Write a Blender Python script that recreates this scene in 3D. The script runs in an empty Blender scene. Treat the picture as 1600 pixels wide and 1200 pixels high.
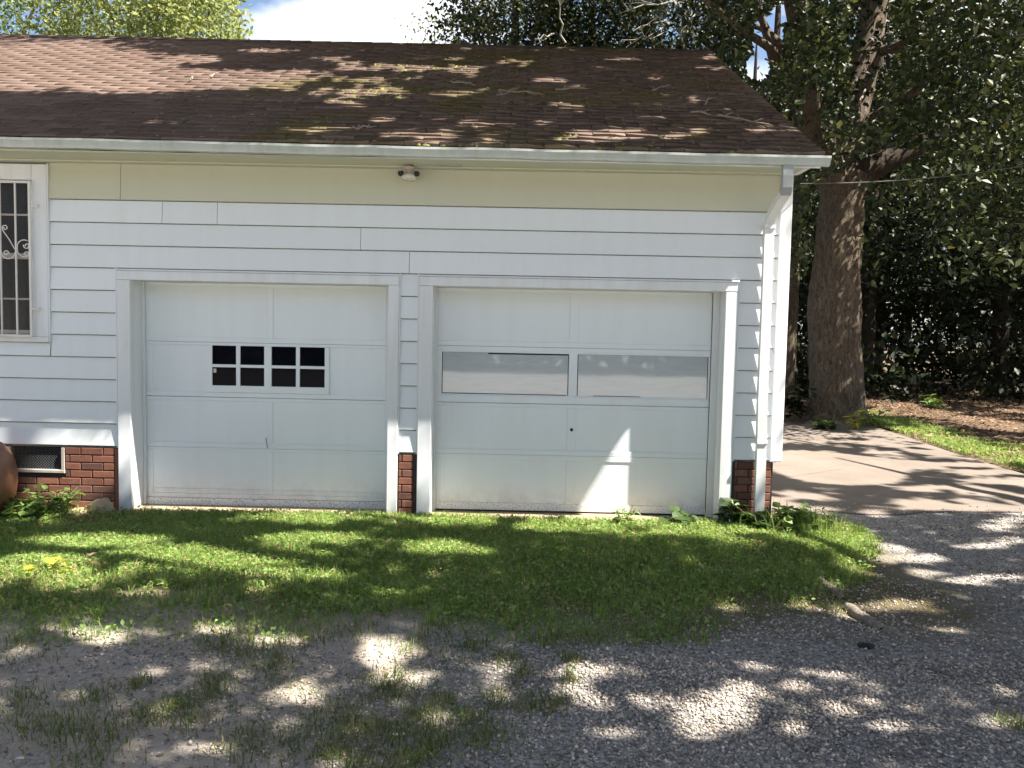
import bpy, bmesh, math, random
import numpy as np
from mathutils import Vector, Matrix, Quaternion
random.seed(7)
RNG = np.random.default_rng(7)
scene = bpy.context.scene
COL = scene.collection

# ------------------------------------------------------------------ camera
CAM = np.array((0.0784, -7.7188, 1.7895))
FPX = 1275.74                                   # focal length in pixels of a 1600 px wide picture
RX = np.array((0.99972713, 0.01183923, 0.02013719))
UP = np.array((-0.02084765, 0.06331108, 0.99777607))
FW = np.array((-0.010538, 0.99792361, -0.06354062))
cam_data = bpy.data.cameras.new('camera')
cam = bpy.data.objects.new('camera', cam_data)
COL.objects.link(cam)
cam_data.sensor_width = 36.0
cam_data.lens = FPX / 1600 * 36
cam_data.clip_start = 0.05
cam_data.clip_end = 1000
cam.matrix_world = Matrix(((RX[0], UP[0], -FW[0], CAM[0]), (RX[1], UP[1], -FW[1], CAM[1]),
                           (RX[2], UP[2], -FW[2], CAM[2]), (0, 0, 0, 1)))
scene.camera = cam

# ------------------------------------------------------------------ sky, sun, exposure
SUN = np.array((2.9, -1.0, 4.7)); SUN /= np.linalg.norm(SUN)      # towards the sun
SUN_EL = math.asin(SUN[2]); SUN_ROT = math.atan2(SUN[0], SUN[1])
world = bpy.data.worlds.new('World'); scene.world = world
world.use_nodes = True
nt = world.node_tree
for n in list(nt.nodes): nt.nodes.remove(n)
w_out = nt.nodes.new('ShaderNodeOutputWorld')
w_bg = nt.nodes.new('ShaderNodeBackground'); w_bg.inputs['Strength'].default_value = 0.05
w_sky = nt.nodes.new('ShaderNodeTexSky'); w_sky.sky_type = 'NISHITA'; w_sky.sun_disc = False
w_sky.sun_elevation = SUN_EL; w_sky.sun_rotation = SUN_ROT
w_tc = nt.nodes.new('ShaderNodeTexCoord')
w_map = nt.nodes.new('ShaderNodeMapping'); w_map.inputs['Scale'].default_value = (1, 1, 2.2)
w_map.inputs['Location'].default_value = (2.1, 1.4, 0.3)
w_no = nt.nodes.new('ShaderNodeTexNoise'); w_no.inputs['Scale'].default_value = 2.6
w_no.inputs['Detail'].default_value = 7; w_no.inputs['Roughness'].default_value = 0.55
w_rp = nt.nodes.new('ShaderNodeValToRGB')
w_rp.color_ramp.elements[0].position = 0.50; w_rp.color_ramp.elements[1].position = 0.62
w_mx = nt.nodes.new('ShaderNodeMix'); w_mx.data_type = 'RGBA'
w_mx.inputs[7].default_value = (7.2, 7.35, 7.7, 1)                  # sunlit cloud
nt.links.new(w_tc.outputs['Generated'], w_map.inputs[0]); nt.links.new(w_map.outputs[0], w_no.inputs['Vector'])
nt.links.new(w_no.outputs['Fac'], w_rp.inputs[0]); nt.links.new(w_rp.outputs[0], w_mx.inputs[0])
nt.links.new(w_sky.outputs[0], w_mx.inputs[6]); nt.links.new(w_mx.outputs[2], w_bg.inputs['Color'])
nt.links.new(w_bg.outputs[0], w_out.inputs[0])
sun_data = bpy.data.lights.new('sun', 'SUN'); sun_data.energy = 5.0; sun_data.angle = math.radians(0.53)
sun_data.color = (1.0, 0.93, 0.83)
sun = bpy.data.objects.new('sun', sun_data); COL.objects.link(sun)
sun.rotation_euler = Vector(-SUN).to_track_quat('-Z', 'Y').to_euler(); sun.location = (20, -8, 32)
vs = scene.view_settings
vs.view_transform = 'Standard'; vs.look = 'None'; vs.exposure = 2.02; vs.gamma = 1.0; vs.use_curve_mapping = False
scene.cycles.max_bounces = 8; scene.cycles.diffuse_bounces = 4; scene.cycles.glossy_bounces = 3
scene.cycles.transmission_bounces = 4; scene.cycles.transparent_max_bounces = 4

# ------------------------------------------------------------------ measuring helpers
def ray(x, y): return FW + RX * (x - 800) / FPX + UP * (600 - y) / FPX
def gp(x, y, z=0.0): d = ray(x, y); return CAM + d * (z - CAM[2]) / d[2]
def wp(x, y, Y=0.0): d = ray(x, y); return CAM + d * (Y - CAM[1]) / d[1]
def proj(P):
    d = np.atleast_2d(P) - CAM
    z = d @ FW; z = np.where(np.abs(z) < 1e-6, 1e-6, z)
    return 800 + FPX * (d @ RX) / z, 600 - FPX * (d @ UP) / z, z

# ------------------------------------------------------------------ object helpers
def link(o, parent=None):
    COL.objects.link(o)
    if parent is not None: o.parent = parent
    return o
def tag(o, label, cat, group=None):
    o['label'] = label; o['category'] = cat
    if group: o['group'] = group
    return o
def empty(name, loc=(0, 0, 0), label=None, cat=None, group=None, parent=None, rz=0.0):
    o = bpy.data.objects.new(name, None); o.empty_display_size = 0.1
    o.location = loc; o.rotation_euler = (0, 0, rz); link(o, parent)
    if label: tag(o, label, cat, group)
    return o
def mesh_np(name, V, F, mat=None, parent=None, smooth=False):
    """V (n,3); F list of (m,k) index arrays with k=3 or 4"""
    if not isinstance(F, (list, tuple)): F = [F]
    F = [np.asarray(f, dtype=np.int32) for f in F if len(f)]
    me = bpy.data.meshes.new(name)
    me.vertices.add(len(V)); me.vertices.foreach_set('co', np.asarray(V, dtype=np.float32).ravel())
    tot = np.concatenate([np.full(len(f), f.shape[1], dtype=np.int32) for f in F])
    idx = np.concatenate([f.ravel() for f in F])
    me.loops.add(len(idx)); me.loops.foreach_set('vertex_index', idx)
    me.polygons.add(len(tot))
    me.polygons.foreach_set('loop_start', np.concatenate([[0], np.cumsum(tot)[:-1]]).astype(np.int32))
    me.polygons.foreach_set('loop_total', tot)
    if smooth: me.polygons.foreach_set('use_smooth', np.ones(len(tot), dtype=bool))
    me.update(calc_edges=True)
    if mat: me.materials.append(mat)
    return link(bpy.data.objects.new(name, me), parent)

class MB:
    """collects simple shapes that become ONE mesh object"""
    def __init__(s): s.v = []; s.f = []
    def poly(s, pts, faces):
        o = len(s.v); s.v += [tuple(p) for p in pts]; s.f += [tuple(i + o for i in f) for f in faces]; return s
    def box(s, x0, x1, y0, y1, z0, z1, c=0.0):
        if c <= 0:
            s.poly([(x0, y0, z0), (x1, y0, z0), (x1, y1, z0), (x0, y1, z0), (x0, y0, z1), (x1, y0, z1), (x1, y1, z1), (x0, y1, z1)],
                   [(0, 3, 2, 1), (4, 5, 6, 7), (0, 1, 5, 4), (1, 2, 6, 5), (2, 3, 7, 6), (3, 0, 4, 7)])
        else:                                   # front (-y) edges chamfered
            s.poly([(x0 + c, y0, z0 + c), (x1 - c, y0, z0 + c), (x1 - c, y0, z1 - c), (x0 + c, y0, z1 - c),
                    (x0, y0 + c, z0), (x1, y0 + c, z0), (x1, y0 + c, z1), (x0, y0 + c, z1),
                    (x0, y1, z0), (x1, y1, z0), (x1, y1, z1), (x0, y1, z1)],
                   [(0, 1, 2, 3), (4, 5, 1, 0), (5, 6, 2, 1), (6, 7, 3, 2), (7, 4, 0, 3),
                    (8, 9, 5, 4), (9, 10, 6, 5), (10, 11, 7, 6), (11, 8, 4, 7), (8, 11, 10, 9)])
        return s
    def prism_x(s, prof, x0, x1, dz=lambda x: 0.0, n=1):
        """profile of (y,z) swept along x"""
        k = len(prof); o = len(s.v)
        for i in range(n + 1):
            x = x0 + (x1 - x0) * i / n
            s.v += [(x, y, z + dz(x)) for y, z in prof]
        for i in range(n):
            for j in range(k):
                a, b = o + i * k + j, o + i * k + (j + 1) % k
                s.f.append((a, a + k, b + k, b))
        s.f.append(tuple(o + j for j in range(k))); s.f.append(tuple(o + n * k + j for j in reversed(range(k))))
        return s
    def tube(s, pts, rad, seg=8, cap=True):
        pts = [Vector(p) for p in pts]; k = len(pts); o = len(s.v)
        rads = rad if hasattr(rad, '__len__') else [rad] * k
        nrm = None
        for i, p in enumerate(pts):
            t = (pts[min(i + 1, k - 1)] - pts[max(i - 1, 0)]).normalized()
            if nrm is None: nrm = t.orthogonal().normalized()
            nrm = (nrm - t * nrm.dot(t)).normalized(); bi = t.cross(nrm)
            for j in range(seg):
                a = 2 * math.pi * j / seg
                s.v.append(tuple(p + (nrm * math.cos(a) + bi * math.sin(a)) * rads[i]))
        for i in range(k - 1):
            for j in range(seg):
                a, b = o + i * seg + j, o + i * seg + (j + 1) % seg
                s.f.append((a, b, b + seg, a + seg))
        if cap:
            s.f.append(tuple(o + j for j in reversed(range(seg)))); s.f.append(tuple(o + (k - 1) * seg + j for j in range(seg)))
        return s
    def lathe(s, prof, seg=24, c=(0, 0, 0)):
        o = len(s.v)
        for r, z in prof:
            for j in range(seg):
                a = 2 * math.pi * j / seg; s.v.append((c[0] + r * math.cos(a), c[1] + r * math.sin(a), c[2] + z))
        for i in range(len(prof) - 1):
            for j in range(seg):
                a, b = o + i * seg + j, o + i * seg + (j + 1) % seg
                s.f.append((a, b, b + seg, a + seg))
        return s
    def build(s, name, mat, parent=None, smooth=False):
        me = bpy.data.meshes.new(name); me.from_pydata(s.v, [], s.f)
        if smooth: me.polygons.foreach_set('use_smooth', [True] * len(me.polygons))
        me.update()
        if mat: me.materials.append(mat)
        return link(bpy.data.objects.new(name, me), parent)
def box(name, x0, x1, y0, y1, z0, z1, mat, parent, c=0.0): return MB().box(x0, x1, y0, y1, z0, z1, c).build(name, mat, parent)
def share(o, name, parent, loc, rot=(0, 0, 0), sc=(1, 1, 1)):
    c = bpy.data.objects.new(name, o.data); c.location = loc; c.rotation_euler = rot; c.scale = sc
    return link(c, parent)

# ------------------------------------------------------------------ materials
class G:
    def __init__(s, name):
        s.m = bpy.data.materials.new(name); s.m.use_nodes = True; s.t = s.m.node_tree
        s.b = s.t.nodes['Principled BSDF']; s.o = s.t.nodes['Material Output']
    def n(s, typ, **kw):
        nd = s.t.nodes.new(typ)
        for k, v in kw.items():
            if isinstance(v, (int, float, tuple)) and k in nd.inputs.keys(): nd.inputs[k].default_value = v
            else: setattr(nd, k, v)
        return nd
    def l(s, a, b): s.t.links.new(a, b)
    def coord(s, kind='Object', scale=(1, 1, 1)):
        tc = s.n('ShaderNodeTexCoord'); mp = s.n('ShaderNodeMapping'); mp.inputs['Scale'].default_value = scale
        s.l(tc.outputs[kind], mp.inputs[0]); return mp.outputs[0]
    def pos(s, scale=(1, 1, 1)):
        ge = s.n('ShaderNodeNewGeometry'); mp = s.n('ShaderNodeMapping'); mp.inputs['Scale'].default_value = scale
        s.l(ge.outputs['Position'], mp.inputs[0]); return mp.outputs[0]
    def noise(s, vec, scale, detail=4, rough=0.55, dist=0.0):
        nd = s.n('ShaderNodeTexNoise'); nd.inputs['Scale'].default_value = scale; nd.inputs['Detail'].default_value = detail
        nd.inputs['Roughness'].default_value = rough; nd.inputs['Distortion'].default_value = dist
        if vec: s.l(vec, nd.inputs['Vector'])
        return nd.outputs['Fac']
    def ramp(s, fac, stops):
        r = s.n('ShaderNodeValToRGB'); e = r.color_ramp.elements
        while len(e) < len(stops): e.new(0.5)
        for i, (p, c) in enumerate(stops):
            e[i].position = p; e[i].color = (c, c, c, 1) if isinstance(c, (int, float)) else (*c, 1)
        s.l(fac, r.inputs[0]); return r.outputs[0]
    def mix(s, fac, a, b, mode='MIX'):
        m = s.n('ShaderNodeMix', data_type='RGBA', blend_type=mode)
        for i, v in ((0, fac), (6, a), (7, b)):
            if isinstance(v, bpy.types.NodeSocket): s.l(v, m.inputs[i])
            else: m.inputs[i].default_value = v if i == 0 else ((*v, 1) if len(v) == 3 else v)
        return m.outputs[2]
    def math(s, op, a, b=0.0):
        m = s.n('ShaderNodeMath', operation=op)
        for i, v in ((0, a), (1, b)):
            if isinstance(v, bpy.types.NodeSocket): s.l(v, m.inputs[i])
            else: m.inputs[i].default_value = v
        return m.outputs[0]
    def bump(s, h, strength=0.3, dist=0.01):
        b = s.n('ShaderNodeBump'); b.inputs['Strength'].default_value = strength; b.inputs['Distance'].default_value = dist
        s.l(h, b.inputs['Height']); s.l(b.outputs[0], s.b.inputs['Normal']); return b
    def color(s, c):
        if isinstance(c, bpy.types.NodeSocket): s.l(c, s.b.inputs['Base Color'])
        else: s.b.inputs['Base Color'].default_value = (*c, 1)
    def rough(s, v): s.b.inputs['Roughness'].default_value = v
    def rnd(s): return s.n('ShaderNodeObjectInfo').outputs['Random']
    def isl(s): return s.n('ShaderNodeNewGeometry').outputs['Random Per Island']

def paint(name, base, grime=(0.55, 0.53, 0.46), amount=0.35, rough=0.5, vary=0.05, bump=0.15, splash=0.0):
    g = G(name)
    st = g.noise(g.pos((3.0, 3.0, 0.35)), 2.2, 5, 0.65)
    sp = g.noise(g.pos(), 14, 6, 0.7)
    f = g.math('MULTIPLY', g.ramp(st, [(0.42, 0.0), (0.75, 1.0)]), amount)
    c = g.mix(f, base, grime)
    c = g.mix(g.math('MULTIPLY', g.ramp(sp, [(0.62, 0.0), (0.78, 1.0)]), amount * 0.7), c, grime)
    if splash:
        ge = g.n('ShaderNodeNewGeometry'); sx = g.n('ShaderNodeSeparateXYZ'); g.l(ge.outputs['Position'], sx.inputs[0])
        mr = g.n('ShaderNodeMapRange'); mr.inputs['From Min'].default_value = 0.42; mr.inputs['From Max'].default_value = 0.0; g.l(sx.outputs[2], mr.inputs[0])
        sf = g.math('MULTIPLY', g.math('MULTIPLY', mr.outputs[0], mr.outputs[0]), g.ramp(g.noise(g.pos(), 6, 6, 0.72), [(0.32, 0.0), (0.7, splash)]))
        c = g.mix(sf, c, (0.36, 0.28, 0.21))
    hv = g.n('ShaderNodeHueSaturation'); g.l(c, hv.inputs['Color'])
    g.l(g.math('ADD', g.math('MULTIPLY', g.rnd(), vary), 1.0 - vary / 2), hv.inputs['Value'])
    g.color(hv.outputs[0]); g.rough(rough)
    g.bump(g.noise(g.pos(), 30, 3), bump, 0.004)
    return g.m
M = {}
M['siding'] = paint('vinyl_siding', (0.735, 0.775, 0.795), (0.62, 0.61, 0.56), 0.20, 0.42, 0.05, 0.05)
M['trim'] = paint('white_trim', (0.73, 0.76, 0.79), (0.52, 0.50, 0.44), 0.40, 0.5, 0.03, 0.15, 0.8)
M['door'] = paint('door_paint', (0.78, 0.83, 0.865), (0.60, 0.58, 0.52), 0.14, 0.38, 0.02, 0.12, 0.9)
M['soffit'] = paint('soffit_bounce_tint', (0.53, 0.535, 0.42), (0.45, 0.45, 0.34), 0.22, 0.6, 0.02)  # olive tint paints in the grass bounce and the shade under the eave
M['gutter'] = paint('gutter_metal', (0.44, 0.48, 0.46), (0.30, 0.32, 0.27), 0.75, 0.42, 0.02, 0.08)
M['gutter_end'] = paint('downspout_metal', (0.74, 0.75, 0.75), (0.5, 0.49, 0.44), 0.35, 0.38, 0.02, 0.08)
M['grey_metal'] = paint('grey_metal', (0.30, 0.33, 0.34), (0.22, 0.22, 0.20), 0.4, 0.45, 0.02)
M['iron'] = paint('painted_iron', (0.72, 0.70, 0.67), (0.45, 0.36, 0.28), 0.35, 0.45, 0.02)

def door_bottom():
    g = G('door_paint_worn')          # blistered paint along the lowest rail
    sp = g.noise(g.pos(), 60, 6, 0.75)
    ge = g.n('ShaderNodeNewGeometry'); sx = g.n('ShaderNodeSeparateXYZ'); g.l(ge.outputs['Position'], sx.inputs[0])
    lowf = g.math('SUBTRACT', 0.62, g.math('MULTIPLY', sx.outputs[2], 2.4))
    f = g.ramp(g.math('ADD', sp, g.math('MINIMUM', lowf, 0.12)), [(0.64, 0.0), (0.72, 1.0)])
    g.color(g.mix(f, (0.72, 0.74, 0.75), (0.33, 0.30, 0.26))); g.rough(0.5); g.bump(sp, 0.4, 0.004)
    return g.m
M['door_worn'] = door_bottom()

def flat(name, c, rough=0.6, metal=0.0, spec=0.5):
    g = G(name); n = g.noise(g.coord(), 25, 4)
    g.color(g.mix(g.ramp(n, [(0.35, 0.0), (0.7, 1.0)]), c, tuple(x * 0.75 for x in c)))
    g.rough(rough); g.b.inputs['Metallic'].default_value = metal; g.b.inputs['Specular IOR Level'].default_value = spec
    return g.m
M['black'] = flat('dark_void', (0.008, 0.008, 0.009), 0.9, 0, 0.1)
M['pane'] = flat('dark_glass', (0.005, 0.006, 0.010), 0.05, 0, 0.04)
M['screen'] = flat('window_screen', (0.035, 0.035, 0.034), 0.28, 0, 0.5)
M['dark_metal'] = flat('dark_metal', (0.03, 0.03, 0.03), 0.5, 0.4)
M['lampglass'] = flat('lamp_glass', (0.62, 0.60, 0.52), 0.12)
M['mortar'] = flat('mortar', (0.06, 0.045, 0.04), 0.95)
M['rubber'] = flat('black_rubber', (0.012, 0.012, 0.012), 0.7)
M['vent_wire'] = flat('vent_wire', (0.10, 0.11, 0.115), 0.5, 0.3)
M['vent_frame'] = paint('vent_frame', (0.42, 0.38, 0.34), (0.22, 0.19, 0.16), 0.6, 0.7, 0.02)
M['wire'] = flat('cable_black', (0.06, 0.06, 0.06), 0.7)
M['interior'] = flat('interior_sheathing', (0.34, 0.35, 0.31), 0.9)

def frosted():
    g = G('frosted_glass')            # panes backed with pale film, smeared
    n = g.noise(g.pos((1.0, 1.0, 7.0)), 3.0, 6, 0.7, 0.6)
    g.color(g.mix(g.ramp(n, [(0.35, 0.0), (0.75, 1.0)]), (0.40, 0.455, 0.50), (0.50, 0.545, 0.58)))
    g.b.inputs['Roughness'].default_value = 0.22; g.b.inputs['Specular IOR Level'].default_value = 0.5; g.b.inputs['Coat Weight'].default_value = 1.0; g.b.inputs['Coat IOR'].default_value = 1.75; g.b.inputs['Coat Roughness'].default_value = 0.06
    g.b.inputs['Coat Roughness'].default_value = 0.03
    g.bump(g.noise(g.pos(), 6, 2), 0.04, 0.01)
    return g.m
M['frosted'] = frosted()

def brick_mat():
    g = G('red_brick'); r = g.rnd()
    c = g.ramp(r, [(0.0, (0.085, 0.040, 0.030)), (0.35, (0.165, 0.062, 0.040)), (0.65, (0.215, 0.085, 0.052)), (0.85, (0.26, 0.115, 0.072)), (1.0, (0.12, 0.058, 0.044))])
    n = g.noise(g.pos(), 22, 6, 0.7)
    c = g.mix(g.math('MULTIPLY', g.ramp(n, [(0.5, 0.0), (0.72, 1.0)]), 0.5), c, (0.128, 0.060, 0.044))
    c = g.mix(g.math('MULTIPLY', g.ramp(g.noise(g.pos(), 9, 5, 0.6), [(0.60, 0.0), (0.75, 1.0)]), 0.35), c, (0.336, 0.240, 0.184))
    g.color(c); g.rough(0.85); g.bump(n, 0.5, 0.006); return g.m
M['brick'] = brick_mat()

def shingle_mat(name, rnd_island):
    g = G(name); r = g.isl() if rnd_island else g.rnd()
    ge = g.n('ShaderNodeNewGeometry'); sx = g.n('ShaderNodeSeparateXYZ'); g.l(ge.outputs['Position'], sx.inputs[0])
    c = g.ramp(r, [(0.0, (0.143, 0.099, 0.081)), (0.5, (0.167, 0.119, 0.098)), (0.85, (0.192, 0.141, 0.118)), (1.0, (0.114, 0.084, 0.072))])
    gran = g.noise(g.pos(), 160, 3, 0.8)
    c = g.mix(0.55, c, g.ramp(gran, [(0.3, 0.55), (0.7, 1.25)]), 'MULTIPLY')
    # weathering: the right half of the roof is dirtier than the left
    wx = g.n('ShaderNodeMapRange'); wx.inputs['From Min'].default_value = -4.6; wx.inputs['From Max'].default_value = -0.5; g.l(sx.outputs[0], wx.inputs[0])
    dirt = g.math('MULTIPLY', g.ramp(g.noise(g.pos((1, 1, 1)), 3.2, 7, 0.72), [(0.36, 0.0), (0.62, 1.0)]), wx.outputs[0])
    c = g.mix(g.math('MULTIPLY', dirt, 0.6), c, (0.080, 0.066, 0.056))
    # moss in ragged patches on the right half
    mx = g.n('ShaderNodeMapRange'); mx.inputs['From Min'].default_value = -3.6; mx.inputs['From Max'].default_value = -2.2; g.l(sx.outputs[0], mx.inputs[0])
    mo = g.math('MULTIPLY', g.noise(g.pos((0.75, 1, 1)), 1.05, 2, 0.5), g.math('ADD', g.noise(g.pos(), 24, 5, 0.75), 0.55))
    mo = g.math('MULTIPLY', g.ramp(mo, [(0.53, 0.0), (0.72, 1.0)]), mx.outputs[0])
    c = g.mix(g.math('MULTIPLY', mo, 0.85), c, g.ramp(g.noise(g.pos(), 40, 3), [(0.3, (0.070, 0.062, 0.026)), (0.7, (0.15, 0.135, 0.050))]))
    g.color(c); g.rough(1.0); g.b.inputs['Specular IOR Level'].default_value = 0.04
    g.bump(gran, 0.6, 0.004); return g.m
M['shingle'] = shingle_mat('asphalt_shingle', False)
M['shingles'] = shingle_mat('asphalt_shingle_field', True)
def moss_mat():
    g = G('roof_moss'); g.color(g.ramp(g.isl(), [(0.0, (0.06, 0.058, 0.022)), (0.6, (0.125, 0.12, 0.036)), (1.0, (0.22, 0.20, 0.045))])); g.rough(1.0); return g.m
M['moss'] = moss_mat()

def debris_mat():
    g = G('roof_leaf_debris'); g.color(g.ramp(g.isl(), [(0.0, (0.05, 0.035, 0.025)), (0.6, (0.14, 0.10, 0.07)), (1.0, (0.30, 0.24, 0.17))])); g.rough(0.95); return g.m
M['roof_debris'] = debris_mat()
def concrete_mat():
    g = G('concrete')
    a = g.noise(g.pos(), 1.3, 6, 0.6); b = g.noise(g.pos(), 45, 5, 0.7)
    c = g.ramp(a, [(0.3, (0.134, 0.108, 0.087)), (0.7, (0.178, 0.148, 0.124))])
    c = g.mix(0.5, c, g.ramp(b, [(0.3, 0.75), (0.7, 1.15)]), 'MULTIPLY')
    c = g.mix(g.math('MULTIPLY', g.ramp(g.noise(g.pos(), 5, 6, 0.7), [(0.58, 0.0), (0.7, 1.0)]), 0.45), c, (0.17, 0.14, 0.11))
    g.color(c); g.rough(0.9); g.bump(b, 0.5, 0.006); return g.m
M['concrete'] = concrete_mat()
def sill_mat():
    g = G('mossy_concrete'); b = g.noise(g.pos(), 40, 5, 0.7)
    c = g.ramp(g.noise(g.pos(), 3.5, 5, 0.6), [(0.3, (0.42, 0.33, 0.23)), (0.52, (0.38, 0.30, 0.19)), (0.72, (0.20, 0.18, 0.075))])
    g.color(g.mix(0.4, c, g.ramp(b, [(0.3, 0.7), (0.7, 1.1)]), 'MULTIPLY')); g.rough(0.95); g.bump(b, 0.6, 0.008); return g.m
M['sill'] = sill_mat()

def bark_mat(name, c0, c1, sc=1.0):
    g = G(name)
    v = g.noise(g.coord('Object', (9 * sc, 9 * sc, 2.8 * sc)), 1.8, 9, 0.75, 1.2); f = g.noise(g.coord(), 40, 5, 0.7)
    c = g.ramp(v, [(0.34, c0), (0.62, c1)])
    g.color(g.mix(0.5, c, g.ramp(f, [(0.3, 0.6), (0.7, 1.2)]), 'MULTIPLY')); g.rough(0.95); g.bump(v, 1.0, 0.05)
    g.b.inputs['Specular IOR Level'].default_value = 0.15
    return g.m
M['bark'] = bark_mat('oak_bark', (0.036, 0.029, 0.023), (0.215, 0.170, 0.126))
M['bark_dark'] = bark_mat('dark_bark', (0.026, 0.020, 0.017), (0.083, 0.064, 0.049))
M['deadwood'] = flat('bleached_twig', (0.30, 0.25, 0.20), 0.85)
M['deadbranch'] = flat('grey_dead_branch', (0.30, 0.28, 0.24), 0.85)
M['timber'] = bark_mat('weathered_timber', (0.26, 0.22, 0.18), (0.46, 0.40, 0.33))

def leaf_mat(name, stops, rough=0.42, trans=0.35, spec=0.5):
    g = G(name)
    c = g.ramp(g.isl(), stops)
    g.color(c); g.rough(rough); g.b.inputs['Specular IOR Level'].default_value = spec
    tr = g.n('ShaderNodeBsdfTranslucent'); hv = g.n('ShaderNodeHueSaturation'); g.l(c, hv.inputs['Color'])
    hv.inputs['Value'].default_value = 1.5; hv.inputs['Hue'].default_value = 0.48; hv.inputs['Saturation'].default_value = 1.1
    g.l(hv.outputs[0], tr.inputs['Color'])
    ms = g.n('ShaderNodeMixShader'); ms.inputs[0].default_value = trans
    g.l(g.b.outputs[0], ms.inputs[1]); g.l(tr.outputs[0], ms.inputs[2]); g.l(ms.outputs[0], g.o.inputs[0])
    return g.m
M['oak_leaf'] = leaf_mat('oak_leaf', [(0.0, (0.012, 0.021, 0.007)), (0.6, (0.020, 0.034, 0.010)), (0.84, (0.046, 0.062, 0.018)), (1.0, (0.12, 0.13, 0.042))], 0.5, 0.12, 0.28)  # the yellow-green share of leaves stands in for sunlit ones
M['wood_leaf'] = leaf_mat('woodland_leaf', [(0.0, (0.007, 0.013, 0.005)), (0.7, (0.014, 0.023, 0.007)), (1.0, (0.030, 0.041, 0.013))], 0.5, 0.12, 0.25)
M['light_leaf'] = leaf_mat('pale_leaf', [(0.0, (0.15, 0.19, 0.065)), (0.6, (0.21, 0.26, 0.09)), (1.0, (0.30, 0.32, 0.14))], 0.5, 0.45)
M['mid_leaf'] = leaf_mat('green_leaf', [(0.0, (0.070, 0.110, 0.042)), (1.0, (0.13, 0.18, 0.07))], 0.45, 0.35)
M['grass'] = leaf_mat('grass_blade', [(0.0, (0.110, 0.197, 0.047)), (0.55, (0.191, 0.297, 0.072)), (0.84, (0.278, 0.362, 0.106)), (0.92, (0.301, 0.263, 0.118)), (1.0, (0.417, 0.318, 0.198))], 0.55, 0.4, 0.3)
M['dry_grass'] = leaf_mat('dry_grass', [(0.0, (0.075, 0.13, 0.034)), (0.55, (0.13, 0.18, 0.05)), (0.8, (0.22, 0.21, 0.09)), (1.0, (0.34, 0.28, 0.16))], 0.6, 0.3, 0.3)
M['weed_leaf'] = leaf_mat('weed_leaf', [(0.0, (0.085, 0.160, 0.036)), (1.0, (0.16, 0.24, 0.06))], 0.45, 0.35)
M['weed_dark'] = leaf_mat('weed_leaf_dark', [(0.0, (0.030, 0.060, 0.016)), (1.0, (0.055, 0.090, 0.024))], 0.35, 0.25)
M['yellow_leaf'] = leaf_mat('yellow_leaf', [(0.0, (0.30, 0.30, 0.03)), (1.0, (0.45, 0.42, 0.05))], 0.5, 0.4)
M['brown_leaf'] = leaf_mat('dead_leaf', [(0.0, (0.10, 0.062, 0.036)), (0.6, (0.19, 0.125, 0.075)), (1.0, (0.32, 0.235, 0.15))], 0.7, 0.15, 0.2)
M['stem'] = flat('weed_stem', (0.12, 0.13, 0.05), 0.6)

def stone_mat():
    g = G('crushed_stone')
    c = g.ramp(g.isl(), [(0.0, (0.128, 0.114, 0.100)), (0.4, (0.287, 0.253, 0.218)), (0.75, (0.462, 0.401, 0.338)), (0.93, (0.591, 0.502, 0.416)), (1.0, (0.829, 0.729, 0.611))])
    g.color(g.mix(0.35, c, g.ramp(g.noise(g.pos(), 120, 3), [(0.3, 0.7), (0.7, 1.2)]), 'MULTIPLY')); g.rough(0.9); return g.m
M['stone'] = stone_mat()

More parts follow.
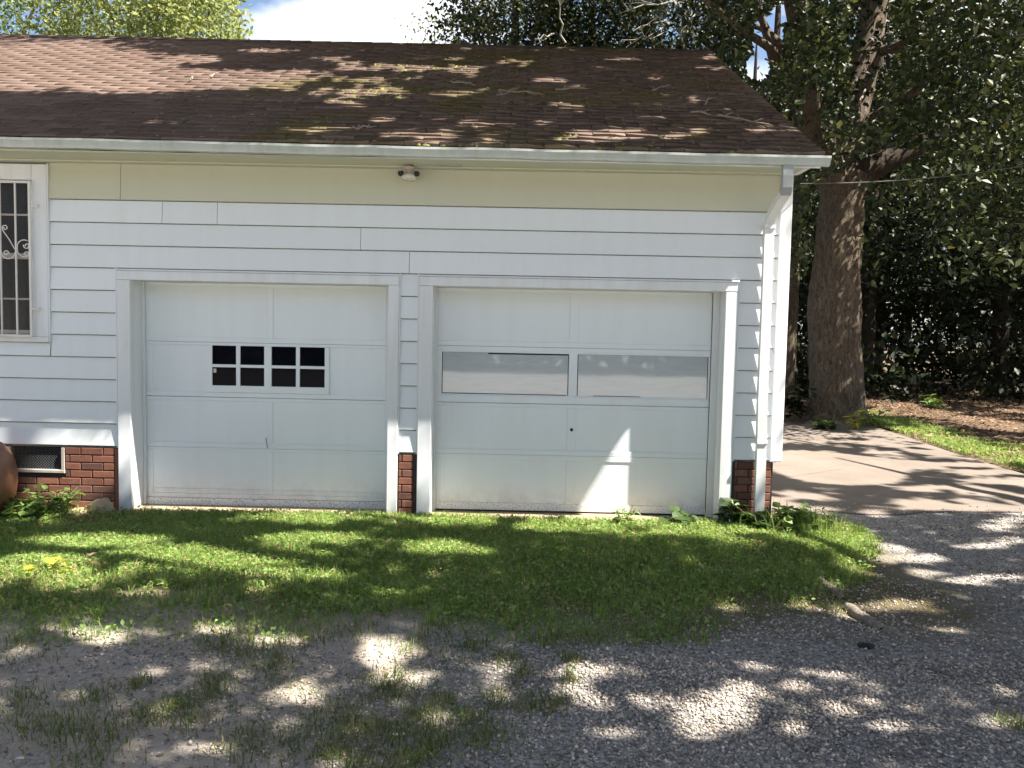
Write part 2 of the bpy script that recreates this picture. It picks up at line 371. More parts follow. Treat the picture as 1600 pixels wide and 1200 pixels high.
def ground_mat():
    g = G('driveway_ground')
    ge = g.n('ShaderNodeNewGeometry'); sx = g.n('ShaderNodeSeparateXYZ'); g.l(ge.outputs['Position'], sx.inputs[0])
    X, Y = sx.outputs[0], sx.outputs[1]
    big = g.noise(g.pos(), 0.9, 5, 0.6); mid = g.noise(g.pos(), 5.0, 6, 0.65); fine = g.noise(g.pos(), 70, 4, 0.75)
    vo = g.n('ShaderNodeTexVoronoi'); vo.inputs['Scale'].default_value = 75; g.l(g.pos(), vo.inputs['Vector'])
    vo2 = g.n('ShaderNodeTexVoronoi'); vo2.inputs['Scale'].default_value = 38; g.l(g.pos(), vo2.inputs['Vector'])
    bw = g.n('ShaderNodeRGBToBW'); g.l(vo.outputs['Color'], bw.inputs[0])
    grav = g.ramp(bw.outputs[0], [(0.15, (0.125, 0.122, 0.121)), (0.5, (0.237, 0.227, 0.219)), (0.85, (0.362, 0.344, 0.325))])
    dust = g.ramp(mid, [(0.3, (0.300, 0.256, 0.213)), (0.7, (0.425, 0.362, 0.294))])
    dust = g.mix(0.5, dust, g.ramp(fine, [(0.3, 0.75), (0.7, 1.15)]), 'MULTIPLY')
    # dusty earth towards the left, gravel towards the right
    dx = g.n('ShaderNodeMapRange'); dx.inputs['From Min'].default_value = 0.9; dx.inputs['From Max'].default_value = -0.9; g.l(X, dx.inputs[0])
    f = g.ramp(g.math('ADD', g.math('MULTIPLY', dx.outputs[0], 0.42), g.math('MULTIPLY', mid, 0.9)), [(0.64, 0.0), (0.88, 0.8)])
    c = g.mix(f, grav, dust)
    # unseen ground behind the view, made paler to bounce light onto the wall
    py = g.n('ShaderNodeMapRange'); py.inputs['From Min'].default_value = -5.2; py.inputs['From Max'].default_value = -7.0; g.l(Y, py.inputs[0])
    c = g.mix(py.outputs[0], c, g.ramp(bw.outputs[0], [(0.15, (0.34, 0.33, 0.31)), (0.85, (0.52, 0.50, 0.46))]))
    # soil under the lawn
    ly = g.n('ShaderNodeMapRange'); ly.inputs['From Min'].default_value = -3.05; ly.inputs['From Max'].default_value = -2.3; g.l(g.math('ADD', Y, g.math('MULTIPLY', g.math('SUBTRACT', big, 0.5), 1.4)), ly.inputs[0])
    lx = g.n('ShaderNodeMapRange'); lx.inputs['From Min'].default_value = 3.5; lx.inputs['From Max'].default_value = 2.9; g.l(g.math('ADD', X, g.math('MULTIPLY', g.math('SUBTRACT', mid, 0.5), 0.8)), lx.inputs[0])
    soil = g.ramp(fine, [(0.3, (0.085, 0.075, 0.035)), (0.7, (0.19, 0.15, 0.085))])
    c = g.mix(g.math('MULTIPLY', ly.outputs[0], lx.outputs[0]), c, soil)
    # forest floor behind the slab
    fy = g.n('ShaderNodeMapRange'); fy.inputs['From Min'].default_value = 2.2; fy.inputs['From Max'].default_value = 3.6; g.l(Y, fy.inputs[0])
    litter = g.ramp(g.noise(g.pos(), 16, 6, 0.75), [(0.3, (0.06, 0.042, 0.028)), (0.55, (0.13, 0.092, 0.062)), (0.75, (0.22, 0.165, 0.12))])
    c = g.mix(fy.outputs[0], c, litter)
    g.color(c); g.rough(0.95); g.b.inputs['Specular IOR Level'].default_value = 0.2
    h = g.math('ADD', g.math('MULTIPLY', vo.outputs['Distance'], -0.5), g.math('ADD', g.math('MULTIPLY', vo2.outputs['Distance'], -0.6), fine))
    g.bump(h, 0.8, 0.012); return g.m
M['ground'] = ground_mat()

def clay_mat():
    g = G('brown_clay'); n = g.noise(g.coord('Object', (1, 1, 0.6)), 3.0, 5, 0.6)
    g.color(g.ramp(n, [(0.3, (0.17, 0.075, 0.042)), (0.7, (0.26, 0.125, 0.075))])); g.rough(0.45); return g.m
M['clay'] = clay_mat()

# ================================================================== GROUND
_gr = np.random.default_rng(3); GW = [(_gr.uniform(0, 6.28), _gr.uniform(0.8, 7), _gr.uniform(0, 6.28)) for _ in range(26)]
def ground_z(X, Y):
    Z = np.zeros_like(X)
    for a, fr, ph in GW: Z = Z + 0.010 / (0.6 + 0.35 * fr) * np.sin((X * math.cos(a) + Y * math.sin(a)) * fr + ph)
    Z = np.clip(Z, -0.03, 0.03) * np.exp(-((np.hypot(X, Y + 2) / 14) ** 2))
    return Z * np.clip((-0.02 - Y) / 0.3, 0, 1)                              # level against the wall and the slab
def ground_sheet():
    n = 300
    u = np.linspace(-1, 1, n); xs = np.sign(u) * (np.abs(u) ** 2.6) * 260 + u * 9
    ys = np.sign(u) * (np.abs(u) ** 2.6) * 260 + u * 8 - 2
    X, Y = np.meshgrid(xs, ys)
    Z = ground_z(X, Y)
    Z -= 0.045 * ((Y > 1.05) & (X > 1.0) & (X < 8.0) & (Y < 11.5))      # kept below the slab
    Z -= 0.05 * ((Y > -0.02) & (X < 2.6) & (Y < 9))                        # and below the house
    V = np.stack([X.ravel(), Y.ravel(), Z.ravel()], 1)
    i = np.arange(n * n).reshape(n, n)
    F = np.stack([i[:-1, :-1].ravel(), i[:-1, 1:].ravel(), i[1:, 1:].ravel(), i[1:, :-1].ravel()], 1)
    o = mesh_np('ground', V, F, M['ground'], smooth=True); o['kind'] = 'structure'
    return o
ground_sheet()

# concrete slab beside the house
slab_pts = [(2.0, 0.55), (2.75, 0.60), (3.0, 0.50), (3.25, 0.66), (3.62, 0.52), (4.05, 0.58), (4.3, 0.72), (5.0, 0.78), (6.2, 0.9), (7.9, 1.05),
            (7.75, 1.8), (6.9, 3.1), (6.95, 5.0), (7.15, 7.0), (7.35, 9.3), (6.9, 9.75), (5.4, 8.75), (2.0, 8.6)]
def slab():
    n = len(slab_pts); mb = MB()
    V = [(x, y, 0.016) for x, y in slab_pts] + [(x, y, -0.12) for x, y in slab_pts]
    mb.poly(V, [tuple(range(n))] + [(i, i + n, (i + 1) % n + n, (i + 1) % n) for i in range(n)])
    o = mb.build('concrete_slab', M['concrete']); o['kind'] = 'structure'
    return o
slab()

# ================================================================== HOUSE
house = empty('house', (0, 0, 0), 'white clapboard house with double garage, brown shingled roof and brick base', 'house')
S0, EXP = 2.9496, 0.2113
ZSOF = 3.2965
XL = -9.0
O1 = (-3.6207, -1.1807); O2 = (-0.7607, 1.9793); OTOP = 2.2072
XCORN = 2.566
DY = 0.25                                       # how far the door faces stand back

# --- wall core (behind everything) as a part with holes: built of butted boxes
wall = empty('wall', (0, 0, 0), parent=house)
core = MB()
core.box(XL, -4.62 - 1.0, 0.03, 0.20, 0.60, 3.30)
core.box(-5.62, -4.56, 0.03, 0.20, 0.60, 1.66); core.box(-5.62, -4.56, 0.03, 0.20, 3.13, 3.30)
core.box(-4.56, O1[0] - 0.032, 0.03, 0.20, 0.60, 3.30)
core.box(O1[0] - 0.03, O1[1] + 0.03, 0.03, 0.20, OTOP + 0.035, 3.30)
core.box(O1[1] + 0.032, O2[0] - 0.032, 0.03, 0.20, 0.60, 3.30)
core.box(O2[0] - 0.03, O2[1] + 0.03, 0.03, 0.20, OTOP + 0.035, 3.30)
core.box(O2[1] + 0.032, 2.53, 0.03, 0.20, 0.60, 3.30)
core.build('sheathing', M['interior'], wall)
g = MB()                                        # gable end and rear walls
g.poly([(2.53, 0.20, 0.0), (2.53, 8.9, 0.0), (2.53, 8.9, 3.28), (2.53, 4.18, 5.70), (2.53, 0.20, 3.62)], [(0, 1, 2, 3, 4)])
g.poly([(XL, 8.9, 0), (2.53, 8.9, 0), (2.53, 8.9, 3.28), (XL, 8.9, 3.28)], [(3, 2, 1, 0)])
g.poly([(XL, 0.2, 0.0), (XL, 8.9, 0.0), (XL, 8.9, 3.28), (XL, 4.18, 5.70), (XL, 0.20, 3.62)], [(4, 3, 2, 1, 0)])
g.build('gable_wall', M['siding'], wall)

def board(x0, x1, z0, z1, mat='siding'):
    """one clapboard: leans out to its lower edge, a dark lock gap under the lip"""
    yb, yt = -0.013, 0.004
    prof = [(yb, z0), (yb - 0.0015, z0 + 0.004), (yt, z1), (0.028, z1), (0.028, z0 + 0.012), (yb + 0.004, z0 + 0.003)]
    mb = MB(); mb.prism_x(prof, x0, x1)
    return mb.build('siding_board', M[mat], wall)
SEAMS = {-1: [-3.71], 0: [-3.32, -2.80], 1: [-1.45], 2: [-0.99], 4: [], }
GAPX = 0.0025
def row(x0, x1, z0, z1, k):
    cuts = [c for c in SEAMS.get(k, []) if x0 + 0.2 < c < x1 - 0.2]
    e = [x0] + cuts + [x1]
    for a, b in zip(e[:-1], e[1:]): board(a + (GAPX if a != x0 else 0), b - (GAPX if b != x1 else 0), z0, z1, 'soffit' if k == -1 else 'siding')  # top row shares the soffit's painted-in bounce and shade tint
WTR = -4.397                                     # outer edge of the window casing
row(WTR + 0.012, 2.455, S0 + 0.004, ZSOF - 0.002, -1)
for k in range(11):
    z1 = S0 - k * EXP - 0.004; z0 = S0 - (k + 1) * EXP + (0.004 if k < 10 else 0.0)
    if z0 > 2.30: row(WTR + 0.012, 2.455, z0, z1, k)
    else:
        if z1 < 1.60: row(-7.0, -3.765, z0, z1, k)
        else:
            row(WTR + 0.012, -3.765, z0, z1, k)
            if z0 < 1.55: row(-7.0, WTR - 0.002, z0, 1.598, k)
        row(-1.066, -0.907, z0, z1, k)
        row(2.112, 2.455, z0, z1, k)
box('corner_board', 2.455, XCORN, -0.026, 0.03, 0.612, ZSOF - 0.003, M['trim'], wall, 0.006)
box('corner_board', 2.537, XCORN - 0.002, 0.032, 0.13, 0.612, ZSOF - 0.003, M['trim'], wall)
# thin channels that close the ends of the boards
for x0, x1, z0, z1 in ((-3.764, -3.752, 0.612, 2.318), (-1.079, -1.067, 0.612, 2.318), (-0.906, -0.894, 0.612, 2.318), (2.099, 2.111, 0.612, 2.318), (WTR - 0.001, WTR + 0.011, 1.60, ZSOF - 0.02)):
    box('edge_channel', x0, x1, -0.022, 0.028, z0, z1, M['trim'], wall)

# --- garage door casings
def casing(o, zb):
    c = empty('door_casing', (0, 0, 0), parent=house)
    x0, x1 = o; w = 0.128
    for a, b in ((x0 - w, x0), (x1, x1 + w if o is O1 else x1 + 0.118)):
        if o is O1 and a > x0: b = -1.080
        if o is O2 and a < x0: a = -0.893
        box('side_casing', a + 0.001, b - 0.001, -0.030, 0.045, zb, OTOP - 0.002, M['trim'], c, 0.004)
        t = MB(); t.box(a + 0.0015, b - 0.0015, -0.0302, 0.04, zb - 0.2, zb - 0.003)
    a, b = (x0 - w + 0.001, -1.081) if o is O1 else (-0.892, x1 + 0.117)
    box('head_casing', a, b, -0.032, 0.045, OTOP, OTOP + 0.085, M['trim'], c, 0.004)
    box('drip_cap', a - 0.004, b + 0.004, -0.040, 0.028, OTOP + 0.087, OTOP + 0.103, M['trim'], c, 0.003)
    box('jamb', x0 - 0.03, x0 - 0.0005, 0.047, 0.33, zb, OTOP, M['trim'], c)
    box('jamb', x1 + 0.0005, x1 + 0.03, 0.047, 0.33, zb, OTOP, M['trim'], c)
    box('head_jamb', x0, x1, 0.047, 0.33, OTOP + 0.0005, OTOP + 0.03, M['trim'], c)
    box('door_stop', x1 - 0.055, x1 - 0.001, DY - 0.06, DY - 0.012, 0.02, OTOP - 0.001, M['trim'], c)
    box('door_stop', x0 + 0.001, x0 + 0.022, DY - 0.04, DY - 0.012, 0.02, OTOP - 0.001, M['trim'], c)
    return c
casing(O1, -0.02); casing(O2, -0.03)

# --- garage doors: sections made of rails, stiles and recessed panels
def section(door, z0, z1, x0, x1, stiles, fills, mat=None, rail=0.05):
    """frame of one door section: top and bottom rails + stiles; panels set back between them"""
    mat = mat or M['door']
    box('rail', x0, x1, DY, DY + 0.035, z0 + 0.0015, z0 + rail, mat, door, 0.003)
    box('rail', x0, x1, DY, DY + 0.035, z1 - rail * 0.7, z1 - 0.0005, M['door'], door, 0.003)
    for a, b in stiles: box('stile', a, b, DY, DY + 0.035, z0 + rail + 0.0006, z1 - rail * 0.7 - 0.0006, M['door'], door, 0.003)
    for a, b in fills: box('panel', a + 0.0006, b - 0.0006, DY + 0.007, DY + 0.032, z0 + rail + 0.0006, z1 - rail * 0.7 - 0.0006, M['door'], door)

d1 = empty('garage_door', (0, 0, 0), parent=house); d1['label'] = 'white garage door with eight small dark panes'
x0, x1 = O1[0] + 0.012, O1[1] - 0.012
L, C0, C1, R = -3.54, -2.405, -2.352, -1.262
Z1 = [0.022, 0.590, 1.090, 1.630, 2.2065]
sd = [(x0, L), (C0, C1), (R, x1)]; fl = [(L, C0), (C1, R)]
box('rail', x0, x1, DY - 0.004, DY + 0.035, 0.012, 0.085, M['door_worn'], d1, 0.004)
section(d1, 0.087, Z1[1], x0, x1, sd, fl, rail=0.045)
for a, b in fl: box('moulding', a + 0.004, b - 0.004, DY - 0.001, DY + 0.008, 0.165, 0.178, M['door'], d1)
section(d1, Z1[1], Z1[2], x0, x1, sd, fl)
section(d1, Z1[3], Z1[4], x0, x1, sd, fl)
# window section
z0, z1 = Z1[2], Z1[3]
box('rail', x0, x1, DY, DY + 0.035, z0 + 0.004, z0 + 0.05, M['door'], d1, 0.003)
box('rail', x0, x1, DY, DY + 0.035, z1 - 0.028, z1 - 0.001, M['door'], d1, 0.003)
WX0, WX1, WZ0, WZ1 = -2.995, -1.80, 1.15, 1.601
for a, b in ((x0, L), (R, x1)): box('stile', a, b, DY, DY + 0.035, z0 + 0.0506, z1 - 0.0286, M['door'], d1, 0.003)
for a, b in ((L, WX0), (WX1, R)): box('panel', a + 0.0006, b - 0.0006, DY + 0.009, DY + 0.032, z0 + 0.0506, z1 - 0.0286, M['door'], d1)
wf = empty('window', (0, 0, 0), parent=d1)
px = [(-2.950, -2.712), (-2.674, -2.436), (-2.366, -2.124), (-2.088, -1.842)]
pz = [(1.208, 1.388), (1.416, 1.600)]
xe = [WX0] + [v for p in px for v in p] + [WX1]
mb = MB()
mb.box(WX0, WX1, DY - 0.006, DY + 0.03, z0 + 0.052, pz[0][0]); mb.box(WX0, WX1, DY - 0.006, DY + 0.03, pz[1][1], pz[1][1] + 0.001)
for a, b in zip(xe[0::2], xe[1::2]): mb.box(a, b, DY - 0.006, DY + 0.03, pz[0][0], pz[1][1])
for a, b in px: mb.box(a, b, DY - 0.003, DY + 0.025, pz[0][1], pz[1][0])
mb.build('window_frame', M['door'], d1)
bpy.data.objects.remove(wf)
for a, b in px:
    for c, d in pz: box('pane', a, b, DY + 0.012, DY + 0.016, c, d, M['pane'], d1)
box('sticker', px[0][0] + 0.008, px[0][0] + 0.036, DY + 0.010, DY + 0.0115, pz[0][1] - 0.055, pz[0][1] - 0.016, M['lampglass'], d1)
h = MB(); h.tube([(-2.40, DY - 0.012, 0.60), (-2.405, DY - 0.02, 0.64), (-2.418, DY - 0.006, 0.70)], 0.006, 6); h.build('handle', M['grey_metal'], d1)

d2 = empty('garage_door', (0, 0, 0), parent=house); d2['label'] = 'white garage door with two long frosted panes'
x0, x1 = O2[0] + 0.012, O2[1] - 0.057
L, C0, C1, R = -0.695, 0.545, 0.630, 1.905
Z2 = [0.030, 0.585, 1.090, 1.645, 2.2065]
sd = [(x0, L), (C0, C1), (R, x1)]; fl = [(L, C0), (C1, R)]
section(d2, Z2[0], Z2[1], x0, x1, sd, fl, M['door_worn'], rail=0.075)
section(d2, Z2[1], Z2[2], x0, x1, sd, fl)
section(d2, Z2[3], Z2[4], x0, x1, sd, fl)
z0, z1 = Z2[2], Z2[3]
for a, b, in ((z0 + 0.004, z0 + 0.075), (z1 - 0.045, z1 - 0.001)): box('rail', x0, x1, DY, DY + 0.035, a, b, M['door'], d2, 0.003)
for a, b in sd: box('stile', a, b, DY, DY + 0.035, z0 + 0.0756, z1 - 0.0456, M['door'], d2, 0.003)
for i, (a, b) in enumerate(fl):
    p = box('pane', a + 0.008, b - 0.008, DY + 0.014, DY + 0.018, z0 + 0.088, z1 - 0.062, M['frosted'], d2)
    for c, d, e, f in ((a + 0.0006, b - 0.0006, z0 + 0.0756, z0 + 0.087), (a + 0.0006, b - 0.0006, z1 - 0.060, z1 - 0.0456)):
        box('glazing_bead', c, d, DY + 0.004, DY + 0.03, e, f, M['door'], d2)
# perished black putty showing at the pane edges
pt = MB(); pt.box(L + 0.45, C0 - 0.01, DY + 0.010, DY + 0.0135, z1 - 0.075, z1 - 0.0605); pt.build('putty_line', M['rubber'], d2)
pt = MB(); pt.box(L + 0.01, C0 - 0.02, DY + 0.010, DY + 0.0135, z0 + 0.0875, z0 + 0.095); pt.build('putty_line', M['rubber'], d2)
pt = MB(); pt.box(C1 + 0.16, C1 + 0.62, DY + 0.010, DY + 0.0135, z0 + 0.0875, z0 + 0.094); pt.build('putty_line', M['rubber'], d2)
lk = MB(); lk.lathe([(0.0, 0.0), (0.014, 0.0), (0.016, -0.006), (0.016, -0.01)], 14)
lko = lk.build('keyhole', M['rubber'], d2); lko.rotation_euler = (math.pi / 2, 0, 0); lko.location = (0.587, DY - 0.0105, 0.845)
box('dark_interior_sheet', XL + 0.1, 2.5, 0.40, 0.45, 0.0, 3.2, M['black'], house)  # black sheet standing in for the unlit inside of the garage

# --- concrete sill under the doors
def sill(x0, x1):
    n = 26; V = []; r = np.random.default_rng(int(abs(x0) * 100))
    for i in range(n + 1):
        x = x0 + (x1 - x0) * i / n
        j = r.uniform(-0.02, 0.02)
        V += [(x, -0.03 + j * 1.3, -0.06), (x, -0.03 + j, 0.006 + j * 0.3), (x, 0.03, 0.016), (x, 0.36, 0.018), (x, 0.36, -0.06)]
    F = []
    for i in range(n):
        for k in range(4):
            a = i * 5 + k; F.append((a, a + 5, a + 6, a + 1))
    return mesh_np('concrete_sill', np.array(V), np.array(F), M['sill'], house)
sill(O1[0] - 0.02, O1[1] + 0.02); sill(O2[0] - 0.02, O2[1] + 0.02)

# --- foundation bricks
found = empty('foundation', (0, 0, 0), parent=house)
mm = MB()
for a, b in ((-4.27, O1[0] - 0.03), (O1[1] + 0.031, O2[0] - 0.031), (O2[1] + 0.031, 2.49)): mm.box(a, b, 0.0, 0.16, -0.1, 0.60)
mm.box(-7.0, -4.27, 0.0, 0.16, -0.1, 0.345); mm.box(-7.0, -4.83, 0.0, 0.16, 0.345, 0.6)
mm.build('mortar_bed', M['mortar'], found)
BL, BH, PX, PZ = 0.204, 0.063, 0.2155, 0.0735
bm_ = MB(); bm_.box(0, BL, -0.011, 0.004, 0, BH, 0.0035); brick0 = bm_.build('brick', M['brick'], found)
used = [False]
def place_brick(x, z, w=BL):
    jit = random.uniform(-0.0015, 0.0015)
    if not used[0]:
        o = brick0; used[0] = True; o.location = (x, jit, z); o.scale = (w / BL, 1, 1)
    else: o = share(brick0, 'brick', found, (x, jit, z), (0, random.uniform(-0.004, 0.004), 0), (w / BL, 1, 1))
def brick_run(xa, xb, skip=None, off=0.0):
    for r_ in range(9):
        z = -0.05 + r_ * PZ
        x = xb - (0 if r_ % 2 else PX / 2) - off
        xs = []
        if r_ % 2 == 0: xs.append((xb - PX / 2 + 0.0115 - off, PX / 2 - 0.0115))
        x -= PX if r_ % 2 else PX
        xx = x + 0.0115
        while xx + BL > xa - 0.001: xs.append((xx, BL)); xx -= PX
        rem = xx + BL - xa
        if rem > 0.03: xs.append((xa, rem))
        for a, w in xs:
            if w < 0.02: continue
            if skip and a < skip[1] and a + w > skip[0] and z + BH > skip[2]:
                if a >= skip[0] - 0.001 and a + w > skip[1] + 0.03: w = a + w - skip[1] - 0.006; a = skip[1] + 0.006
                elif a < skip[0] - 0.03: w = skip[0] - 0.006 - a
                else: continue
            if a < xa: w -= xa - a; a = xa
            place_brick(a, z, w)
brick_run(-5.6, -3.80, (-4.83, -4.27, 0.33))
brick_run(-1.066, -0.935, off=0.0)
brick_run(2.13, 2.47)
# narrow return between brick and casing
box('pier_edge', -3.797, -3.752, -0.004, 0.02, -0.05, 0.60, M['brick'], found)
# blob of old mortar at the foot of the wall
def lump(name, c, s, mat, parent=None, seed=0, sub=2):
    bm = bmesh.new(); bmesh.ops.create_icosphere(bm, subdivisions=sub, radius=1); r = random.Random(seed)
    for v in bm.verts:
        k = 1 + 0.16 * math.sin(v.co.x * 4 + seed) * math.cos(v.co.y * 3.3 + seed * 2) + r.uniform(-0.06, 0.06)
        v.co = Vector((v.co.x * s[0] * k, v.co.y * s[1] * k, v.co.z * s[2] * k))
    me = bpy.data.meshes.new(name); bm.to_mesh(me); bm.free(); me.materials.append(mat)
    o = link(bpy.data.objects.new(name, me), parent); o.location = c; return o
lump('mortar_lump', (-4.08, -0.10, -0.01), (0.12, 0.08, 0.055), M['sill'], found, 9, 2)
lump('mortar_lump', (-3.90, -0.05, 0.0), (0.13, 0.08, 0.12), M['sill'], found, 4, 3)

# foundation vent with mesh
vent = empty('foundation_vent', (0, 0, 0), parent=house)
vx0, vx1, vz0, vz1 = -4.80, -4.30, 0.385, 0.598
mb = MB(); mb.box(vx0 - 0.028, vx1 + 0.03, -0.022, 0.05, vz0 - 0.032, vz0, 0.004); mb.box(vx0 - 0.03, vx0, -0.020, 0.05, vz0 + 0.001, vz1); mb.box(vx1, vx1 + 0.026, -0.020, 0.05, vz0 + 0.001, vz1)
mb.build('vent_frame', M['vent_frame'], vent)
box('vent_opening', vx0, vx1, 0.06, 0.075, vz0, vz1, M['black'], vent)
mb = MB(); d_ = 0.026
for s in (1, -1):
    t = -0.3
    while t < 0.75:
        a = Vector((vx0 + t, 0, vz0 if s > 0 else vz1)); e = a + Vector((0.21, 0, s * 0.213))
        if a.x < vx0: k = (vx0 - a.x) / 0.21; a = a.lerp(e, k) if k < 1 else None
        if a is not None and a.x < vx1:
            if e.x > vx1: e = a.lerp(e, (vx1 - a.x) / (e.x - a.x))
            mb.tube([(a.x, 0.010, a.z), (e.x, 0.010, e.z)], 0.0022, 4, False)
        t += d_
sc = mb.build('wire_mesh', M['vent_wire'], vent)

# --- window with security grille at the left
win = empty('window', (0, 0, 0), parent=house)
wx0, wx1, wz0, wz1 = -5.60, -4.565, 1.665, 3.12
box('side_casing', -4.54, WTR - 0.002, -0.026, 0.03, 1.655, ZSOF - 0.03, M['trim'], win, 0.004)
box('head_casing', -5.75, -4.541, -0.026, 0.03, 3.118, ZSOF - 0.03, M['trim'], win, 0.004)
box('window_sill', -5.75, WTR - 0.002, -0.032, 0.03, 1.602, 1.654, M['trim'], win, 0.004)
box('sash_frame', -4.585, -4.541, -0.004, 0.05, 1.655, 3.117, M['trim'], win)
box('screen', -5.6, -4.586, 0.025, 0.03, 1.656, 3.116, M['screen'], win)
for z, t in ((1.665, 0.05), (2.00, 0.018), (2.385, 0.055), (2.79, 0.018)):
    box('muntin', -5.6, -4.587, 0.010, 0.022, z, z + t, M['vent_frame'], win)
gr = empty('security_grille', (0, 0, 0), parent=house); gr['label'] = 'white iron security grille with scrolls'
gy = -0.055
mb = MB(); mb.box(-4.555, -4.532, gy - 0.009, gy + 0.009, 1.650, 3.105, 0.002); mb.box(-5.7, -4.556, gy - 0.009, gy + 0.009, 3.083, 3.105, 0.002); mb.box(-5.7, -4.556, gy - 0.009, gy + 0.009, 1.650, 1.672, 0.002)
mb.build('grille_frame', M['iron'], gr)
for x in (-4.678, -4.823, -4.968, -5.11): box('bar', x - 0.007, x + 0.007, gy - 0.007, gy + 0.007, 1.673, 3.082, M['iron'], gr, 0.002)
def spiral(cx, cz, r0, r1, a0, a1, n=22): return [(cx + (r0 + (r1 - r0) * i / n) * math.cos(a0 + (a1 - a0) * i / n), gy, cz + (r0 + (r1 - r0) * i / n) * math.sin(a0 + (a1 - a0) * i / n)) for i in range(n + 1)]
P = math.pi
def scroll(pts): MB().tube(pts, 0.0052, 6).build('scroll', M['iron'], gr, True)
sx_ = -4.617
C_ = spiral(-4.592, 2.475, 0.074, 0.074, P * 0.45, P * 1.5)
top = spiral(-4.580, 2.520, 0.034, 0.014, P * 0.5, -P * 1.2); bot = spiral(-4.578, 2.425, 0.030, 0.012, -P * 0.5, P * 1.2)
scroll(spiral(-4.600, 2.492, 0.066, 0.066, P * 0.35, P * 1.0) + spiral(-4.600, 2.468, 0.066, 0.066, P * 1.0, P * 1.65))
scroll(spiral(-4.577, 2.505, 0.030, 0.010, P * 0.9, P * 3.2)); scroll(spiral(-4.577, 2.425, 0.026, 0.009, P * 1.1, -P * 1.2))
scroll([(-4.689, gy, 2.470), (-4.74, gy, 2.56), (-4.79, gy, 2.63), (-4.803, gy, 2.655)] + spiral(-4.777, 2.668, 0.027, 0.010, P * 1.1, -P * 1.2))
scroll(spiral(-4.752, 2.445, 0.064, 0.064, -P * 0.02, -P * 1.0) + [(-4.816, gy, 2.46)]); scroll(spiral(-4.772, 2.432, 0.028, 0.009, -P * 0.1, P * 2.2))
for z in (2.865, 1.905): box('hinge_lug', -4.531, -4.468, gy - 0.006, -0.027, z, z + 0.018, M['iron'], gr)

# --- soffit, fascia, gutter
tilt = lambda x: -0.0056 * (x + 0.8)
eave = empty('eave', (0, 0, 0), parent=house)
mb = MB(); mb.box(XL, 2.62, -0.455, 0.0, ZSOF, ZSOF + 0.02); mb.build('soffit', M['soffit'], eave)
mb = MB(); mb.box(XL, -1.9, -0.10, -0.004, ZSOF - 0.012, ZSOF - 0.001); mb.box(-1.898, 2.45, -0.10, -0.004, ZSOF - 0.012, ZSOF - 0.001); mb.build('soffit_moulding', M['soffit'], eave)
mb = MB(); mb.prism_x([(-0.455, ZSOF - 0.004), (-0.455, ZSOF + 0.10), (-0.430, ZSOF + 0.10), (-0.430, ZSOF - 0.004)], XL, 2.66, tilt, 30); mb.build('fascia', M['trim'], eave)
box('soffit_strip', -0.94, -0.50, -0.19, -0.150, ZSOF - 0.012, ZSOF - 0.0005, M['grey_metal'], eave)
gutter = empty('gutter', (0, 0, 0), parent=house)
r_ = random.Random(5); wob = [r_.uniform(-0.004, 0.004) for _ in range(64)]
def wobble(x): i = (x + 10) * 3.1; a = int(i) % 60; f = i - int(i); return tilt(x) + (wob[a] * (1 - f) + wob[a + 1] * f)
zb, zt = 3.2965, 3.376
prof = [(-0.457, zt), (-0.457, zb), (-0.522, zb), (-0.530, zb + 0.022), (-0.546, zb + 0.050), (-0.552, zb + 0.058), (-0.552, zt - 0.002), (-0.545, zt), (-0.536, zt - 0.006),
        (-0.545, zt - 0.012), (-0.545, zb + 0.058), (-0.520, zb + 0.006), (-0.463, zb + 0.006), (-0.463, zt)]
for a, b in ((XL, -5.9), (-5.898, -0.35), (-0.348, 1.06), (1.062, 2.712)): MB().prism_x(prof, a, b, wobble, 24).build('gutter_section', M['gutter'], gutter)
mb = MB(); mb.poly([(2.7125, y, z + tilt(2.71)) for y, z in prof[:8]], [tuple(range(8))]); mb.poly([(2.7145, y, z + tilt(2.71)) for y, z in prof[:8]], [tuple(reversed(range(8)))])
mb.build('end_cap', M['gutter_end'], gutter)

# --- downspout
ds = empty('downspout', (0, 0, 0), parent=house)
def pipe(name, pts, w, d, mat, parent):
    """rectangular pipe through points lying in planes x ~ const"""
    mb = MB(); o = 0; pts = [Vector(p) for p in pts]; k = len(pts)
    for i, p in enumerate(pts):
        t = (pts[min(i + 1, k - 1)] - pts[max(i - 1, 0)]).normalized()
        ex = Vector((1, 0, 0)); ex = (ex - t * ex.dot(t)).normalized(); ey = t.cross(ex)
        for a, b in ((-1, -1), (-0.8, -1.12), (0.8, -1.12), (1, -1), (1, 1), (-1, 1)): mb.v.append(tuple(p + ex * a * w / 2 + ey * b * d / 2))
    for i in range(k - 1):
        for j in range(6): mb.f.append((i * 6 + j, i * 6 + (j + 1) % 6, (i + 1) * 6 + (j + 1) % 6, (i + 1) * 6 + j))
    return mb.build(name, mat, parent)
DSX = 2.345
pipe('outlet_drop', [(2.353, -0.50, 3.28), (2.355, -0.50, 3.19), (2.357, -0.49, 3.10), (2.36, -0.45, 3.045)], 0.086, 0.062, M['grey_metal'], ds)
pipe('elbow', [(2.36, -0.455, 3.055), (2.355, -0.38, 3.02), (2.345, -0.20, 2.935), (2.34, -0.115, 2.885), (2.34, -0.080, 2.84), (2.34, -0.073, 2.79)], 0.082, 0.060, M['gutter_end'], ds)
pipe('lower_pipe', [(2.34, -0.073, 2.82), (2.343, -0.073, 2.0), (2.341, -0.074, 1.2), (2.348, -0.073, 0.80), (2.350, -0.080, 0.04)], 0.088, 0.064, M['gutter_end'], ds)
